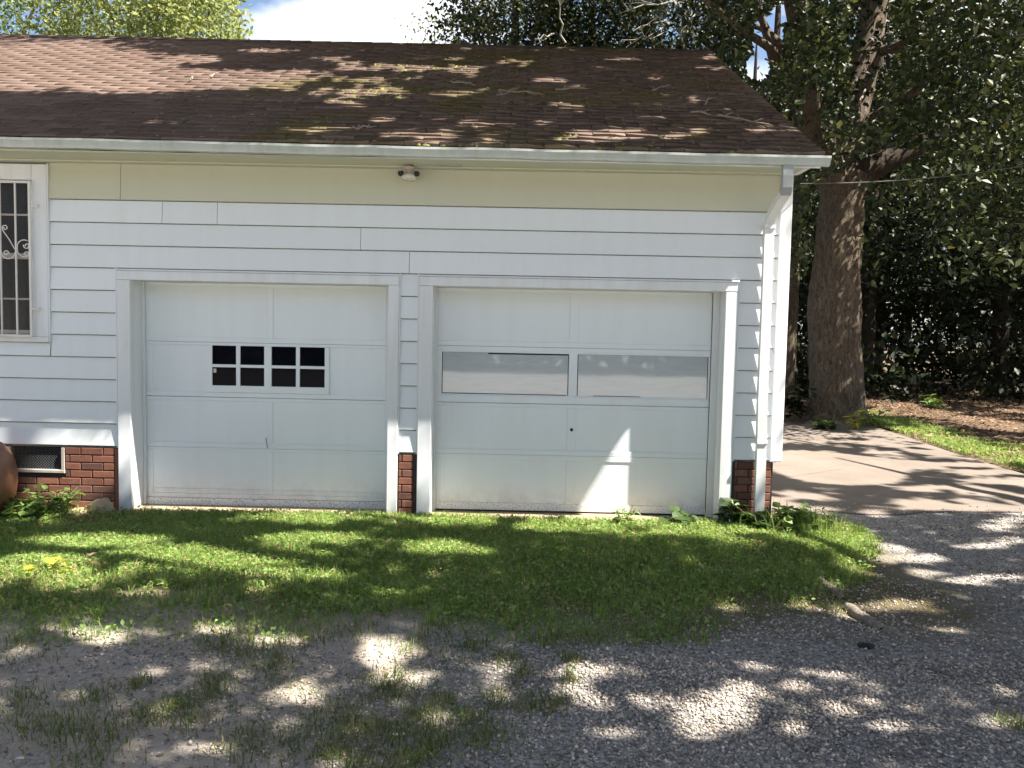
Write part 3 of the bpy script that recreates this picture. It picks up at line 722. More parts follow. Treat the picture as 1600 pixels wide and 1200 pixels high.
for x, z, w in ((2.34, 2.795, 0.075), (2.348, 0.80, 0.052)):
    mb = MB(); mb.box(x - w, x + w, -0.042, -0.030, z, z + 0.022); mb.box(x - 0.048, x + 0.048, -0.116, -0.1125, z - 0.004, z + 0.026); mb.box(x - 0.050, x - 0.0465, -0.114, -0.03, z - 0.004, z + 0.026); mb.box(x + 0.0465, x + 0.050, -0.114, -0.03, z - 0.004, z + 0.026)
    mb.build('strap', M['gutter_end'], ds)

# --- roof
roof = empty('roof', (0, 0, 0), parent=house)
RY0, RZ0, RY1, RZ1, RXR = -0.515, 3.394, 4.179, 5.844, 2.672
SL = math.hypot(RY1 - RY0, RZ1 - RZ0); UY, UZ = (RY1 - RY0) / SL, (RZ1 - RZ0) / SL
NY, NZ = -UZ, UY
def rp(x, s, h=0.0): return (x, RY0 + UY * s + NY * h, RZ0 + UZ * s + NZ * h + tilt(x))
XRL = -9.4
mb = MB(); n = 24
for i in range(n + 1):
    x = XRL + (RXR - 0.012 - XRL) * i / n
    mb.v += [rp(x, 0.02, -0.012), rp(x, SL - 0.01, -0.012), (x, 8.9, RZ0 - 0.1)]
mb.f = [(i * 3 + j, i * 3 + 3 + j, i * 3 + 4 + j, i * 3 + 1 + j) for i in range(n) for j in range(2)]
mb.build('roof_deck', M['shingles'], roof)
NC = 38; EXPO = (SL - 0.02) / NC; TAB = 0.304
def shingle_geo(r, w, curl):
    """tab: 8-12 triangles, lower edge at s=0, w wide"""
    h = EXPO * 1.16; th = 0.007 + 0.007 * curl
    c = [r.uniform(-0.4, 1) * 0.008 * curl for _ in range(3)]; e = [r.uniform(-0.5, 0.5) * 0.017 * curl for _ in range(3)]
    xs = (0.0, w / 2, w)
    V = [(xs[i], e[i], th + c[i]) for i in range(3)] + [(xs[i], e[i] + 0.001, -0.004) for i in range(3)] + [(xs[i], h, 0.001) for i in range(3)]
    F = [(0, 1, 7, 6), (1, 2, 8, 7), (3, 4, 1, 0), (4, 5, 2, 1), (0, 6, 3), (2, 5, 8)]
    return V, F
rr = random.Random(11)
angle = math.atan2(UZ, UY)
singles = 0; shared = []
for k in range(10):
    V, F = shingle_geo(rr, TAB - 0.006, 0.3 + 0.17 * k)
    me = bpy.data.meshes.new('shingle'); me.from_pydata(V, [], F); me.materials.append(M['shingle']); shared.append(me)
BV, BF3, BF4 = [], [], []
for k in range(NC):
    s = 0.0 + k * EXPO; off = (k % 2) * TAB / 2 + rr.uniform(-0.01, 0.01)
    x = RXR - off
    j = 0
    edges = [RXR] if off < 0.02 else []
    x = RXR
    first = TAB - off if off > 0.05 else TAB
    while x > XRL:
        w = first if j == 0 else TAB; j += 1
        x -= w
        px_, py_, z_ = proj(rp(x + w / 2, s)); px_, py_ = px_[0], py_[0]
        vis = -40 < px_ < 1640 and z_[0] > 0
        c01 = min(1, max(0, (x + 4.2) / 3.5))
        if singles < 300 and vis and k < 12:
            me = shared[min(9, int(c01 * 7 + rr.random() * 3))]
            o = bpy.data.objects.new('shingle', me); o.location = rp(x + 0.003, s + rr.uniform(-0.003, 0.003)); o.rotation_euler = (angle, 0, 0); o.scale = ((w - 0.006) / (TAB - 0.006), 1, 1)
            link(o, roof); singles += 1
        else:
            V, F = shingle_geo(rr, w - 0.006, 0.3 + 1.7 * c01 * rr.random()); b = len(BV); ds_ = rr.uniform(-0.004, 0.004) * (0.3 + 1.5 * c01)
            for (a, t, h_) in V: BV.append(rp(x + 0.003 + a, s + ds_ + t, h_))
            for f in F: (BF3 if len(f) == 3 else BF4).append([i + b for i in f])
o = mesh_np('shingle_field', np.array(BV), [np.array(BF4), np.array(BF3)], M['shingles'], roof); o['kind'] = 'stuff'
mb = MB(); x = XRL
while x < RXR - 0.05:
    w = min(0.30, RXR - x); t0 = 0.004 + 0.004 * rr.random()
    a, b, c = rp(x, SL - 0.13, 0.006 + t0), rp(x, SL + 0.004, 0.010 + t0), rp(x, SL - 0.13, 0.003 + t0)
    d, e, f = rp(x + w, SL - 0.13, 0.012 + t0), rp(x + w, SL + 0.004, 0.016 + t0), (x + w, RY1 + 0.12, RZ1 - 0.05 + tilt(x + w))
    MB().poly([a, d, e, b, (x, RY1 + 0.12, RZ1 - 0.05 + tilt(x)), f], [(0, 1, 2, 3), (3, 2, 5, 4)]).build('ridge_cap', M['shingle'], roof)
    x += 0.145 * 2
# rake boards along the gable
mb = MB()
pr = [rp(0, -0.0, -0.016), rp(0, SL, -0.016), rp(0, SL, -0.15), rp(0, 0.0, -0.12)]
mb.poly([(2.60, p[1], p[2] - tilt(0) + tilt(2.6)) for p in pr] + [(2.655, p[1], p[2] - tilt(0) + tilt(2.6)) for p in pr], [(0, 1, 2, 3), (7, 6, 5, 4), (0, 4, 5, 1), (1, 5, 6, 2), (2, 6, 7, 3), (3, 7, 4, 0)])
mb.build('rake_board', M['trim'], roof)
# boxed end of the eave
mb = MB(); mb.poly([(2.56, -0.43, ZSOF - 0.003), (2.60, -0.43, ZSOF - 0.003), (2.60, 0.0, ZSOF - 0.003), (2.56, 0.0, ZSOF - 0.003), (2.56, -0.43, 3.36), (2.60, -0.43, 3.36), (2.60, 0.0, 3.58), (2.56, 0.0, 3.58)],
        [(0, 3, 2, 1), (4, 5, 6, 7), (0, 1, 5, 4), (1, 2, 6, 5), (2, 3, 7, 6), (3, 0, 4, 7)]); mb.build('eave_return', M['trim'], eave)

# moss tufts on the shingles
def roof_px(x, y):
    """photo pixel -> (x, s) on the roof plane"""
    d = ray(x, y); n = np.array((0, NY, NZ)); p0 = np.array((0, RY0, RZ0))
    t = ((p0 - CAM) @ n) / (d @ n); q = CAM + d * t
    return q[0], ((q[1] - RY0) * UY + (q[2] - RZ0) * UZ)
mv, mf = [], []
for (cx, cy, rx, ry, cnt) in ((560, 150, 75, 22, 300), (640, 110, 45, 22, 160), (700, 105, 45, 16, 110), (780, 112, 50, 10, 90), (520, 180, 45, 8, 60), (850, 150, 35, 6, 40), (790, 222, 16, 4, 34), (890, 212, 26, 4, 50), (1012, 222, 10, 4, 34), (1030, 212, 9, 3, 22), (960, 226, 30, 3, 40), (1110, 168, 25, 4, 20), (1090, 130, 30, 5, 24), (700, 222, 40, 4, 36), (1140, 228, 14, 3, 24)):
    for _ in range(cnt):
        a = rr.gauss(0, 0.5) * rx + cx; b_ = rr.gauss(0, 0.5) * ry + cy
        x, s = roof_px(a, b_)
        if not (0.01 < s < SL - 0.05 and x < RXR - 0.05): continue
        s = math.floor(s / EXPO) * EXPO + abs(rr.gauss(0, 0.03)); q = rr.uniform(0.010, 0.026)
        b = len(mv); hgt = rr.uniform(0.010, 0.020)
        for k in range(5): t = k * 1.2566 + rr.random(); mv.append(rp(x + math.cos(t) * q * 1.5, s + math.sin(t) * q, 0.0))
        mv.append(rp(x, s, hgt + 0.004))
        for k in range(5): mf.append((b + k, b + (k + 1) % 5, b + 5))
o = mesh_np('moss', np.array(mv), np.array(mf), M['moss'], roof); o['kind'] = 'stuff'

dv, df = [], []
for _ in range(1500):
    x = RXR - 0.1 - 6.2 * rr.random() ** 1.3; s_ = math.floor(rr.uniform(0.0, SL - 0.1) / EXPO) * EXPO + rr.uniform(-0.01, 0.05)
    L_ = rr.uniform(0.02, 0.06); W_ = L_ * rr.uniform(0.12, 0.45); a = rr.uniform(-0.7, 0.7); ca, sa_ = math.cos(a), math.sin(a); b = len(dv)
    for u, v, h_ in ((0, 0, 0.012), (0.5, 0.5, 0.022), (1, 0, 0.014), (0.5, -0.5, 0.016)):
        p_, q_ = u * L_, v * W_; dv.append(rp(x + p_ * ca - q_ * sa_, max(0.0, s_ + p_ * sa_ + q_ * ca), h_ + 0.006))
    df += [(b, b + 1, b + 2), (b, b + 2, b + 3)]
o = mesh_np('leaf_debris', np.array(dv), np.array(df), M['roof_debris'], roof); o['kind'] = 'stuff'

# ================================================================== FLOOD LIGHT, CABLE
fl_ = empty('flood_light', (-0.985, -0.13, ZSOF - 0.013), 'twin-head outdoor flood light with a clear lens on the soffit between the garage doors', 'lamp')
mb = MB(); mb.lathe([(0.0, 0.0), (0.055, 0.0), (0.055, -0.018), (0.03, -0.035), (0.0, -0.035)], 20); mb.build('mounting_base', M['vent_frame'], fl_, True)
for s in (-1, 1):
    hd = MB(); hd.lathe([(0.0, -0.035), (0.012, -0.035), (0.018, -0.015), (0.025, 0.02), (0.022, 0.02), (0.0, 0.016)], 18)
    o = hd.build('lamp_head', M['dark_metal'], fl_, True); o.location = (s * 0.070, -0.02, -0.062); o.rotation_euler = (math.radians(115), 0, s * math.radians(28))
    mb = MB(); mb.tube([(0, 0, -0.03), (s * 0.03, -0.005, -0.045), (s * 0.055, -0.012, -0.058)], 0.010, 8); mb.build('arm', M['vent_frame'], fl_, True)
mb = MB(); mb.lathe([(0.012, -0.035), (0.040, -0.066), (0.066, -0.082), (0.072, -0.105), (0.058, -0.124), (0.0, -0.130)], 20); mb.build('lens_cover', M['lampglass'], fl_, True)

pts = []
a, b = np.array((2.60, -0.10, 3.20)), wp(1640, 243, 2.0)
for i in range(17):
    t = i / 16; q = a + (b - a) * t * 1.25; q = q - np.array((0, 0, 0.28 * 4 * t * (1 - t) * 0.35)); pts.append(tuple(q))
o = MB().tube(pts, 0.004, 6).build('utility_cable', M['wire']); tag(o, 'thin dark cable running from the house corner into the trees', 'cable')

# ================================================================== BROWN URN at the left edge
ub = wp(0, 800, -0.40)
urn = empty('clay_urn', (-4.95, -0.42, 0.0), 'smooth brown clay urn cut off by the left edge of the photo', 'urn')
cxr = wp(16, 750, -0.42)[0] + 4.95
prof = [(0.0, 0.0), (cxr * 0.62, 0.0), (cxr * 0.70, 0.03), (cxr * 0.86, 0.10), (cxr * 0.96, 0.19), (cxr, 0.30), (cxr, 0.40), (cxr * 0.96, 0.50), (cxr * 0.87, 0.59), (cxr * 0.74, 0.66), (cxr * 0.60, 0.70), (cxr * 0.55, 0.705), (cxr * 0.48, 0.69), (cxr * 0.45, 0.6), (0, 0.55)]
MB().lathe(prof, 40).build('urn_body', M['clay'], urn, True)
rim = MB().lathe([(cxr * 0.55, 0.70), (cxr * 0.63, 0.705), (cxr * 0.64, 0.725), (cxr * 0.56, 0.73), (cxr * 0.52, 0.715)], 40).build('rim', M['clay'], urn, True)

# ================================================================== LEAVES, TREES
def leaves(Pn, size, aspect=0.6, up=0.6, seed=0, fold=0.12, sizevar=0.35):
    r = np.random.default_rng(seed); n = len(Pn)
    nr = r.normal(size=(n, 3)); nr[:, 2] += up * 1.7; nr /= np.linalg.norm(nr, axis=1, keepdims=True)
    d = r.normal(size=(n, 3)); d -= nr * (d * nr).sum(1, keepdims=True); d /= np.linalg.norm(d, axis=1, keepdims=True)
    s = np.cross(nr, d); L = size * (1 + sizevar * r.uniform(-1, 1, (n, 1))); W = L * aspect
    b = Pn - d * L * 0.5
    V = np.stack([b, b + d * L * 0.5 + s * W * 0.5 + nr * L * fold, b + d * L, b + d * L * 0.5 - s * W * 0.5 + nr * L * fold], 1).reshape(-1, 3)
    i = np.arange(n)[:, None] * 4
    F = np.concatenate([i + np.array([[0, 1, 2]]), i + np.array([[0, 2, 3]])], 0)
    return V, F
def clumps(C, m, rad, seed=0, flat=0.6):
    r = np.random.default_rng(seed)
    off = r.normal(size=(len(C), m, 3)) * rad * np.array((1, 1, flat))
    return (C[:, None, :] + off).reshape(-1, 3)
def bark_tube(pts, rad, seg=24, ridge=0.06, seed=0, sub=6, mb=None):
    """tube through points with bark ridges in its outline"""
    pts = [np.array(p, dtype=float) for p in pts]; r = np.random.default_rng(seed)
    P_, R_ = [], []
    for i in range(len(pts) - 1):
        p0 = pts[max(i - 1, 0)]; p1 = pts[i]; p2 = pts[i + 1]; p3 = pts[min(i + 2, len(pts) - 1)]
        for k in range(sub):
            t = k / sub
            P_.append(0.5 * ((2 * p1) + (-p0 + p2) * t + (2 * p0 - 5 * p1 + 4 * p2 - p3) * t * t + (-p0 + 3 * p1 - 3 * p2 + p3) * t ** 3)); R_.append(rad[i] * (1 - t) + rad[i + 1] * t)
    P_.append(pts[-1]); R_.append(rad[-1])
    mb = mb or MB(); o = len(mb.v); k = len(P_); nrm = None
    ph = r.uniform(0, 6.28, 6); base = r.normal(size=seg) * 0.6
    for i in range(k):
        t = Vector(P_[min(i + 1, k - 1)] - P_[max(i - 1, 0)]).normalized()
        if nrm is None: nrm = t.orthogonal().normalized()
        nrm = (nrm - t * nrm.dot(t)).normalized(); bi = t.cross(nrm); base = base * 0.86 + r.normal(size=seg) * 0.4
        for j in range(seg):
            a = 2 * math.pi * j / seg
            q = R_[i] * (1 + ridge * base[j] + ridge * 0.6 * math.sin(2 * a + ph[0] + i * 0.2) + ridge * 0.5 * math.sin(3 * a + ph[1] - i * 0.13))
            mb.v.append(tuple(Vector(P_[i]) + (nrm * math.cos(a) + bi * math.sin(a)) * q))
    for i in range(k - 1):
        for j in range(seg):
            a, b = o + i * seg + j, o + i * seg + (j + 1) % seg
            mb.f.append((a, b, b + seg, a + seg))
    return mb
def wpz(x, y, depth): d = ray(x, y); return CAM + d * depth           # a point at that depth along the view ray

def noise2(x, y, seed, sc):
    r = np.random.default_rng(seed); s = np.zeros_like(x)
    for _ in range(14):
        a = r.uniform(0, 6.28); f = sc * r.uniform(0.5, 2.2); s += np.sin((x * math.cos(a) + y * math.sin(a)) * f + r.uniform(0, 6.28))
    return s / 14 ** 0.5
# ---- where sun reaches the ground and roof (ellipses in photo pixels): the crowns have gaps there
LIT = [(60, 900, 160, 30), (50, 790, 110, 34), (1225, 795, 95, 30), (1090, 838, 120, 15), (1180, 852, 80, 11), (1300, 845, 70, 24), (960, 828, 160, 12), (150, 850, 120, 14), (420, 905, 140, 12), (230, 930, 60, 8), (330, 880, 200, 26), (480, 850, 100, 14), (640, 815, 300, 14), (900, 815, 200, 14), (690, 858, 110, 14), (600, 897, 110, 10), (380, 925, 60, 10), (560, 940, 80, 10),
       (1060, 820, 90, 10), (1290, 850, 60, 18), (1340, 875, 40, 20), (1190, 846, 60, 10), (1010, 842, 50, 8),
       (30, 1032, 50, 18), (90, 990, 30, 12), (150, 1000, 55, 16), (250, 1053, 34, 13), (390, 1110, 75, 20), (250, 1145, 100, 16), (470, 1080, 60, 16), (640, 1052, 50, 14), (770, 1050, 44, 20), (920, 1057, 80, 12),
       (330, 985, 40, 16), (420, 1000, 50, 12), (545, 1140, 40, 14), (680, 1120, 35, 10), (1110, 1120, 80, 32), (1070, 1175, 90, 28), (1150, 1090, 50, 24), (1250, 1165, 40, 12), (960, 1150, 40, 14), (1310, 1118, 26, 12), (1375, 1140, 34, 12), (1480, 1172, 60, 14), (1330, 1186, 42, 12), (1290, 1105, 25, 8),
       (1500, 910, 55, 12), (1430, 868, 70, 10), (1420, 890, 70, 7), (1395, 945, 75, 7), (1560, 1010, 40, 12), (1575, 1070, 40, 20), (1540, 850, 60, 6), (1390, 1070, 40, 8), (1160, 950, 60, 8), (1000, 1100, 50, 12), (1180, 1040, 50, 9), (1060, 1040, 60, 8), (850, 1160, 50, 12), (760, 1150, 40, 10), (1560, 1130, 50, 14), (1420, 1110, 50, 9), (1240, 1075, 40, 8), (330, 1165, 60, 12), (1470, 985, 60, 7), (1560, 905, 50, 6), (1330, 1000, 40, 6), (1190, 1185, 60, 12), (1560, 960, 40, 6), (1400, 850, 40, 8),
       (1250, 948, 40, 7), (1395, 1035, 30, 6), (1480, 1100, 40, 10),
       # concrete slab
       (1330, 686, 130, 13), (1460, 705, 120, 14), (1560, 735, 90, 16), (1450, 728, 120, 10), (1580, 765, 110, 18), (1520, 792, 150, 12), (1440, 790, 60, 12), (1300, 722, 40, 5), (1345, 745, 36, 4), (1400, 752, 44, 5), (1460, 765, 70, 7), (1270, 708, 40, 5), (1260, 735, 36, 4), (1390, 773, 36, 4), (1290, 765, 26, 2.5), (1440, 745, 40, 5), (1580, 800, 60, 8), (1370, 720, 50, 4), (1520, 735, 40, 7),
       # roof
       (60, 110, 260, 46), (200, 130, 200, 26), (340, 128, 150, 22), (480, 130, 90, 24), (560, 150, 90, 24), (650, 110, 60, 20), (720, 105, 60, 16), (560, 105, 60, 12), (300, 95, 60, 10), (420, 82, 60, 6),
       (900, 205, 150, 22), (780, 208, 60, 18), (660, 212, 90, 14), (1050, 205, 70, 14), (850, 125, 40, 6), (1110, 172, 50, 8), (960, 105, 40, 5), (1000, 165, 40, 5), (820, 95, 40, 6), (700, 148, 50, 5), (600, 190, 40, 6), (1180, 200, 30, 5), (1090, 88, 40, 4), (480, 205, 60, 8), (80, 200, 50, 5), (250, 195, 60, 5),
       # forest floor
       (1440, 648, 60, 6), (1560, 655, 40, 3), (1575, 720, 70, 20), (1490, 692, 40, 9), (1540, 685, 70, 2.5), (1420, 672, 60, 4)]
LIT = np.array(LIT, dtype=float)
big_ = (LIT[:, 1] > 960) & (LIT[:, 0] < 800); LIT[big_, 2:] *= 0.82
def landing(Pn):
    """where the shadow of a point falls: roof, wall or ground; returns points and 0/1/2"""
    D = -SUN
    n = np.array((0, NY, NZ)); p0 = np.array((0, RY0, RZ0))
    t = ((p0 - Pn) @ n) / (D @ n); R_ = Pn + D * t[:, None]
    on_roof = (R_[:, 0] < RXR + 0.04) & (R_[:, 1] > RY0) & (R_[:, 1] < RY1) & (t > 0)
    tg = -Pn[:, 2] / D[2]; Gd = Pn + D * tg[:, None]
    tw = -Pn[:, 1] / D[1]; W = Pn + D * tw[:, None]
    on_wall = (~on_roof) & (tw > 0) & (W[:, 2] > 0) & (W[:, 2] < 3.3) & (W[:, 0] < 2.57) & (W[:, 0] > -8)
    out = np.where(on_roof[:, None], R_, np.where(on_wall[:, None], W, Gd))
    return out, np.where(on_roof, 0, np.where(on_wall, 1, 2))
def in_lit(Pn, soft=0.18, seed=0):
    r = np.random.default_rng(seed); Q, kind = landing(Pn); x, y, z = proj(Q)
    x = x + r.normal(size=len(x)) * 4; y = y + r.normal(size=len(y)) * 1.5
    e = ((x[:, None] - LIT[None, :, 0]) / LIT[None, :, 2]) ** 2 + ((y[:, None] - LIT[None, :, 1]) / LIT[None, :, 3]) ** 2
    nz = noise2(Q[:, 0], Q[:, 1], 91, 5.0) + 0.5 * noise2(Q[:, 0], Q[:, 1], 92, 11.0)
    nz = nz + np.where(kind == 0, 0.75 * noise2(Q[:, 0], Q[:, 1] * 1.6, 93, 15.0), 0.0)
    hit = (e.min(1) < 1 + soft * r.normal(size=len(x))) & (nz > np.where(kind == 0, np.where(x < 470, -3.0, np.where(x < 720, -0.8, -0.35)), -0.75))
    hit |= (kind == 0) & (nz > 0.95) & (x > 430) & (z > 0)
    hit |= (kind == 2) & (nz > 1.15) & (((y > 985) & (x > 560)) | (x > 1280)) & (z > 0)
    return (hit & (z > 0)) | (kind == 1), x, y, z, kind
def shade_leaves(targets, zlo, zhi, seed, m=16, rad=0.30, size=0.17, hmin=None):
    r = np.random.default_rng(seed)
    z = r.uniform(zlo, zhi, len(targets)); C = targets + SUN[None, :] * ((z - targets[:, 2]) / SUN[2])[:, None]
    Pn = clumps(C, m, rad, seed + 1)
    lit, x, y, zz, kind = in_lit(Pn, 0.2, seed + 2)
    px_, py_, pz_ = proj(Pn)
    seen = (pz_ > 0) & (px_ > -30) & (px_ < 1630) & (py_ > -25)          # keep overhead canopy above the view
    return Pn[(~lit) & (~seen)]

# ---- the big oak at the right
oak_base = np.array((7.15, 10.55, 0.0))
oak = empty('oak_tree', tuple(oak_base), 'big oak with a thick brown furrowed trunk behind the concrete slab', 'tree')
OB = oak_base
def oakp(x, y, dd=0.0): return wpz(x, y, 18.25 + dd) - OB
DEP = (OB - CAM) @ FW
def op(x, y, dd=0.0): return wpz(x, y, DEP + dd) - OB
s2r = DEP / FPX
trunk_pts = [op(1306, 668), op(1307, 640), op(1306, 560), op(1305, 470), op(1307, 400), op(1311, 350), op(1318, 305), op(1326, 272)]
trunk_r = [56 * s2r, 45 * s2r, 38 * s2r, 36.5 * s2r, 34.5 * s2r, 32 * s2r, 30 * s2r, 29 * s2r]
bark_tube(trunk_pts, trunk_r, 40, 0.055, 1, 12).build('trunk', M['bark'], oak, True)
bark_tube([op(1318, 300), op(1340, 272), op(1378, 255), op(1425, 232), op(1490, 200), op(1560, 165, -0.4), op(1650, 120, -1)], [26 * s2r, 23 * s2r, 18 * s2r, 16 * s2r, 14 * s2r, 11 * s2r, 8 * s2r], 18, 0.05, 2, 6).build('limb', M['bark_dark'], oak, True)
bark_tube([op(1318, 300), op(1320, 240, 0.3), op(1335, 170, 0.4), op(1352, 90, 0.5), op(1368, 0, 0.6), op(1385, -120, 0.6), op(1395, -320, 0.4)], [28 * s2r, 25 * s2r, 22 * s2r, 21 * s2r, 20 * s2r, 17 * s2r, 10 * s2r], 22, 0.05, 3, 6).build('limb', M['bark'], oak, True)
bark_tube([op(1312, 315), op(1296, 260, -0.2), op(1272, 205, -0.4), op(1262, 150, -0.8), op(1255, 80, -1.2), op(1235, -40, -2)], [24 * s2r, 24 * s2r, 22 * s2r, 18 * s2r, 14 * s2r, 10 * s2r], 18, 0.05, 4, 6).build('limb', M['bark'], oak, True)
bark_tube([op(1366, 82, 0.5), op(1392, 76), op(1418, 62, -0.5), op(1480, 20, -1), op(1560, -40, -1)], [8 * s2r, 8 * s2r, 6 * s2r, 5 * s2r, 3 * s2r], 10, 0.05, 5, 5).build('limb', M['bark'], oak, True)
bark_tube([op(1362, 185, 0), op(1425, 145, -0.6), op(1480, 90, -1), op(1560, 40, -1.5)], [8 * s2r, 7 * s2r, 6 * s2r, 4 * s2r], 10, 0.05, 6, 5).build('limb', M['bark'], oak, True)
bark_tube([op(1262, 120, -0.8), op(1225, 95, -1.2), op(1196, 70, -1.8), op(1150, 40, -2.6), op(1080, -20, -3)], [9 * s2r, 7 * s2r, 6 * s2r, 5 * s2r, 4 * s2r], 10, 0.05, 7, 5).build('limb', M['bark'], oak, True)
# overhanging limbs above the frame that carry the canopy shading roof and slab
for i, (e, r0) in enumerate((((-6.0, -7.0, 11.5), 0.16), ((-4.0, -10.5, 10.5), 0.15), ((1.5, -9.5, 9.5), 0.16), ((3.2, -7.0, 8.0), 0.13), ((-1.0, -3.5, 13.0), 0.16))):
    s_ = op(1368, -20, 0.6); e = np.array(e); m1 = s_ + (e - s_) * 0.4 + np.array((0, 0, 1.2)); m2 = s_ + (e - s_) * 0.75 + np.array((0.3, 0, 0.9))
    bark_tube([s_, m1, m2, e], [r0 * 1.3, r0, r0 * 0.6, r0 * 0.2], 10, 0.04, 20 + i, 6).build('limb', M['bark'], oak, True)
# twigs, bare and pale, in front of the trunk
tw = MB(); rt = random.Random(9)
for (ax, ay, bx, by) in ((1285, 195, 1306, 207), (1306, 207, 1310, 232), (1310, 232, 1302, 252), (1310, 200, 1340, 180), (1340, 165, 1352, 140), (1352, 140, 1345, 175), (1195, 92, 1240, 112), (1540, 60, 1600, 45), (1520, 35, 1590, 70), (1330, 215, 1378, 230), (1350, 195, 1370, 185)):
    mid = ((ax + bx) / 2 + rt.uniform(-5, 5), (ay + by) / 2 + rt.uniform(-5, 5))
    tw.tube([op(ax, ay, -1.5), op(*mid, -1.6), op(bx, by, -1.5)], [0.022, 0.018, 0.012], 5)
tw.build('bare_twig', M['deadwood'], oak)
r = np.random.default_rng(21)
# foliage in the view: clumps sampled through the upper right of the picture, with the gaps the photo shows
HOLES = [(1200, 62, 26, 40), (1222, 20, 22, 18), (1185, 105, 22, 24), (1382, 96, 14, 14), (1365, 45, 30, 70), (1352, 130, 22, 60), (1310, 330, 45, 60), (1306, 500, 50, 160), (1268, 190, 14, 50), (1440, 150, 30, 12), (1400, 244, 42, 14), (1365, 264, 40, 20), (1400, 68, 28, 12), (1365, 60, 36, 80)]
def crown_view(n, zones, seed, d0, d1, m, rad, holes=HOLES):
    r = np.random.default_rng(seed); C = []
    for (xa, xb, ya, yb, k) in zones:
        for _ in range(int(n * k)): C.append(wpz(r.uniform(xa, xb), r.uniform(ya, yb), r.uniform(d0, d1)))
    Pn = clumps(np.array(C), m, rad, seed + 1, 0.7)
    x, y, z = proj(Pn); keep = np.ones(len(Pn), bool)
    for hx, hy, ra, rb in holes: keep &= ~((((x - hx) / ra) ** 2 + ((y - hy) / rb) ** 2) < 1)
    # nothing of the crown may grow through the house roof
    keep &= ~((Pn[:, 0] < 2.9) & (Pn[:, 1] < 8.9) & (Pn[:, 2] < 6.1))
    return Pn[keep]
P1 = crown_view(420, [(1130, 1260, -40, 120, 0.16), (1260, 1420, -40, 240, 0.26), (1400, 1640, -40, 300, 0.55), (1220, 1330, 235, 420, 0.13), (1480, 1640, 250, 420, 0.10), (1180, 1260, 60, 200, 0.05)], 31, 13.5, 17.6, 30, 0.34)
P2 = crown_view(420, [(1080, 1420, -60, 160, 0.35), (1380, 1650, -60, 330, 0.5), (1200, 1300, 120, 420, 0.15)], 33, 18.8, 23.0, 30, 0.5, [HOLES[0], HOLES[1], HOLES[2], HOLES[3]])
# overhead canopy that shades the roof's right half, slab and forest floor
T = np.concatenate([np.stack([r.uniform(-4.5, 2.8, 4600), np.zeros(4600), np.zeros(4600)], 1), np.stack([r.uniform(2.3, 8, 2200), r.uniform(0.2, 9, 2200), np.zeros(2200)], 1), np.stack([r.uniform(6, 24, 2200), r.uniform(6, 26, 2200), np.zeros(2200)], 1)])
sv = r.uniform(0, SL, 4600); T[:4600, 1] = RY0 + UY * sv; T[:4600, 2] = RZ0 + UZ * sv
P3 = shade_leaves(T, 8.0, 12.5, 41, 18, 0.38, 0.18)
T = np.stack([r.uniform(6, 26, 3000), r.uniform(7, 30, 3000), np.zeros(3000)], 1)
T = T[noise2(T[:, 0], T[:, 1], 33, 0.9) < 0.75]
P3b = shade_leaves(T, 9.0, 14.0, 47, 12, 0.5, 0.34)
# the part of the crown that spreads high over the roof
nq = 2200; Cq = np.stack([r.uniform(-4, 7, nq), r.uniform(-0.5, 9, nq), r.uniform(9.5, 14, nq)], 1); P3c = clumps(Cq, 18, 0.42, 48)
l3, *_ = in_lit(P3c, 0.2, 49); qx, qy, qz = proj(P3c); P3c = P3c[(~l3) & ~((qz > 0) & (qx > -30) & (qx < 1630) & (qy > -25))]
def shafts(Pn):
    q = Pn - SUN[None] * ((Pn[:, 2] - 6.5) / SUN[2])[:, None]
    return Pn[(noise2(q[:, 0], q[:, 1], 34, 1.1) < 0.35) | (Pn[:, 0] < 8.0)]
P3, P3b, P3c = shafts(P3), shafts(P3b), shafts(P3c)
Vb, Fb = leaves(P3b - OB, 0.34, 0.6, 0.5, 52)
V, F = leaves(np.concatenate([P1, P2]) - OB, 0.15, 0.55, 0.5, 51); Vc, Fc = leaves(np.concatenate([P3, P3c]) - OB, 0.19, 0.6, 0.5, 54)
V, F = np.concatenate([V, Vc]), np.concatenate([F, Fc + len(V)])
V, F = np.concatenate([V, Vb]), np.concatenate([F, Fb + len(V)])
mesh_np('crown', V, F, M['oak_leaf'], oak)

# ---- tree right of the drive, beyond the frame, whose shade dapples drive and lawn
SB = np.array((8.2, -5.2, 0.0))
shade = empty('shade_tree', tuple(SB), 'tall leafy tree standing right of the gravel drive whose shade dapples lawn and gravel', 'tree')
bark_tube([(0, 0, -0.05), (0, 0, 0.6), (-0.1, 0.1, 3), (-0.3, 0.2, 6), (-0.5, 0.3, 9), (-0.6, 0.3, 12.5)], [0.62, 0.45, 0.38, 0.33, 0.24, 0.08], 20, 0.05, 61, 5).build('trunk', M['bark'], shade, True)
for i, e in enumerate(((-6.8, 1.6, 9.5), (-5.6, -1.4, 9.0), (-4.2, 3.2, 9.8), (-0.8, 5.4, 9.0), (-8.6, 3.6, 11.0), (-3.4, 1.0, 11), (3, 2, 10), (1, -4, 10))):
    e = np.array(e); s_ = np.array((-0.2, 0.2, 4.6 + 0.35 * i)); m1 = s_ + (e - s_) * 0.45 + np.array((0.1, -0.2, 0.9))
    bark_tube([s_, m1, s_ + (e - s_) * 0.8 + np.array((0, 0.2, 0.4)), e], [0.17, 0.12, 0.07, 0.02], 9, 0.04, 70 + i, 5).build('limb', M['bark'], shade, True)
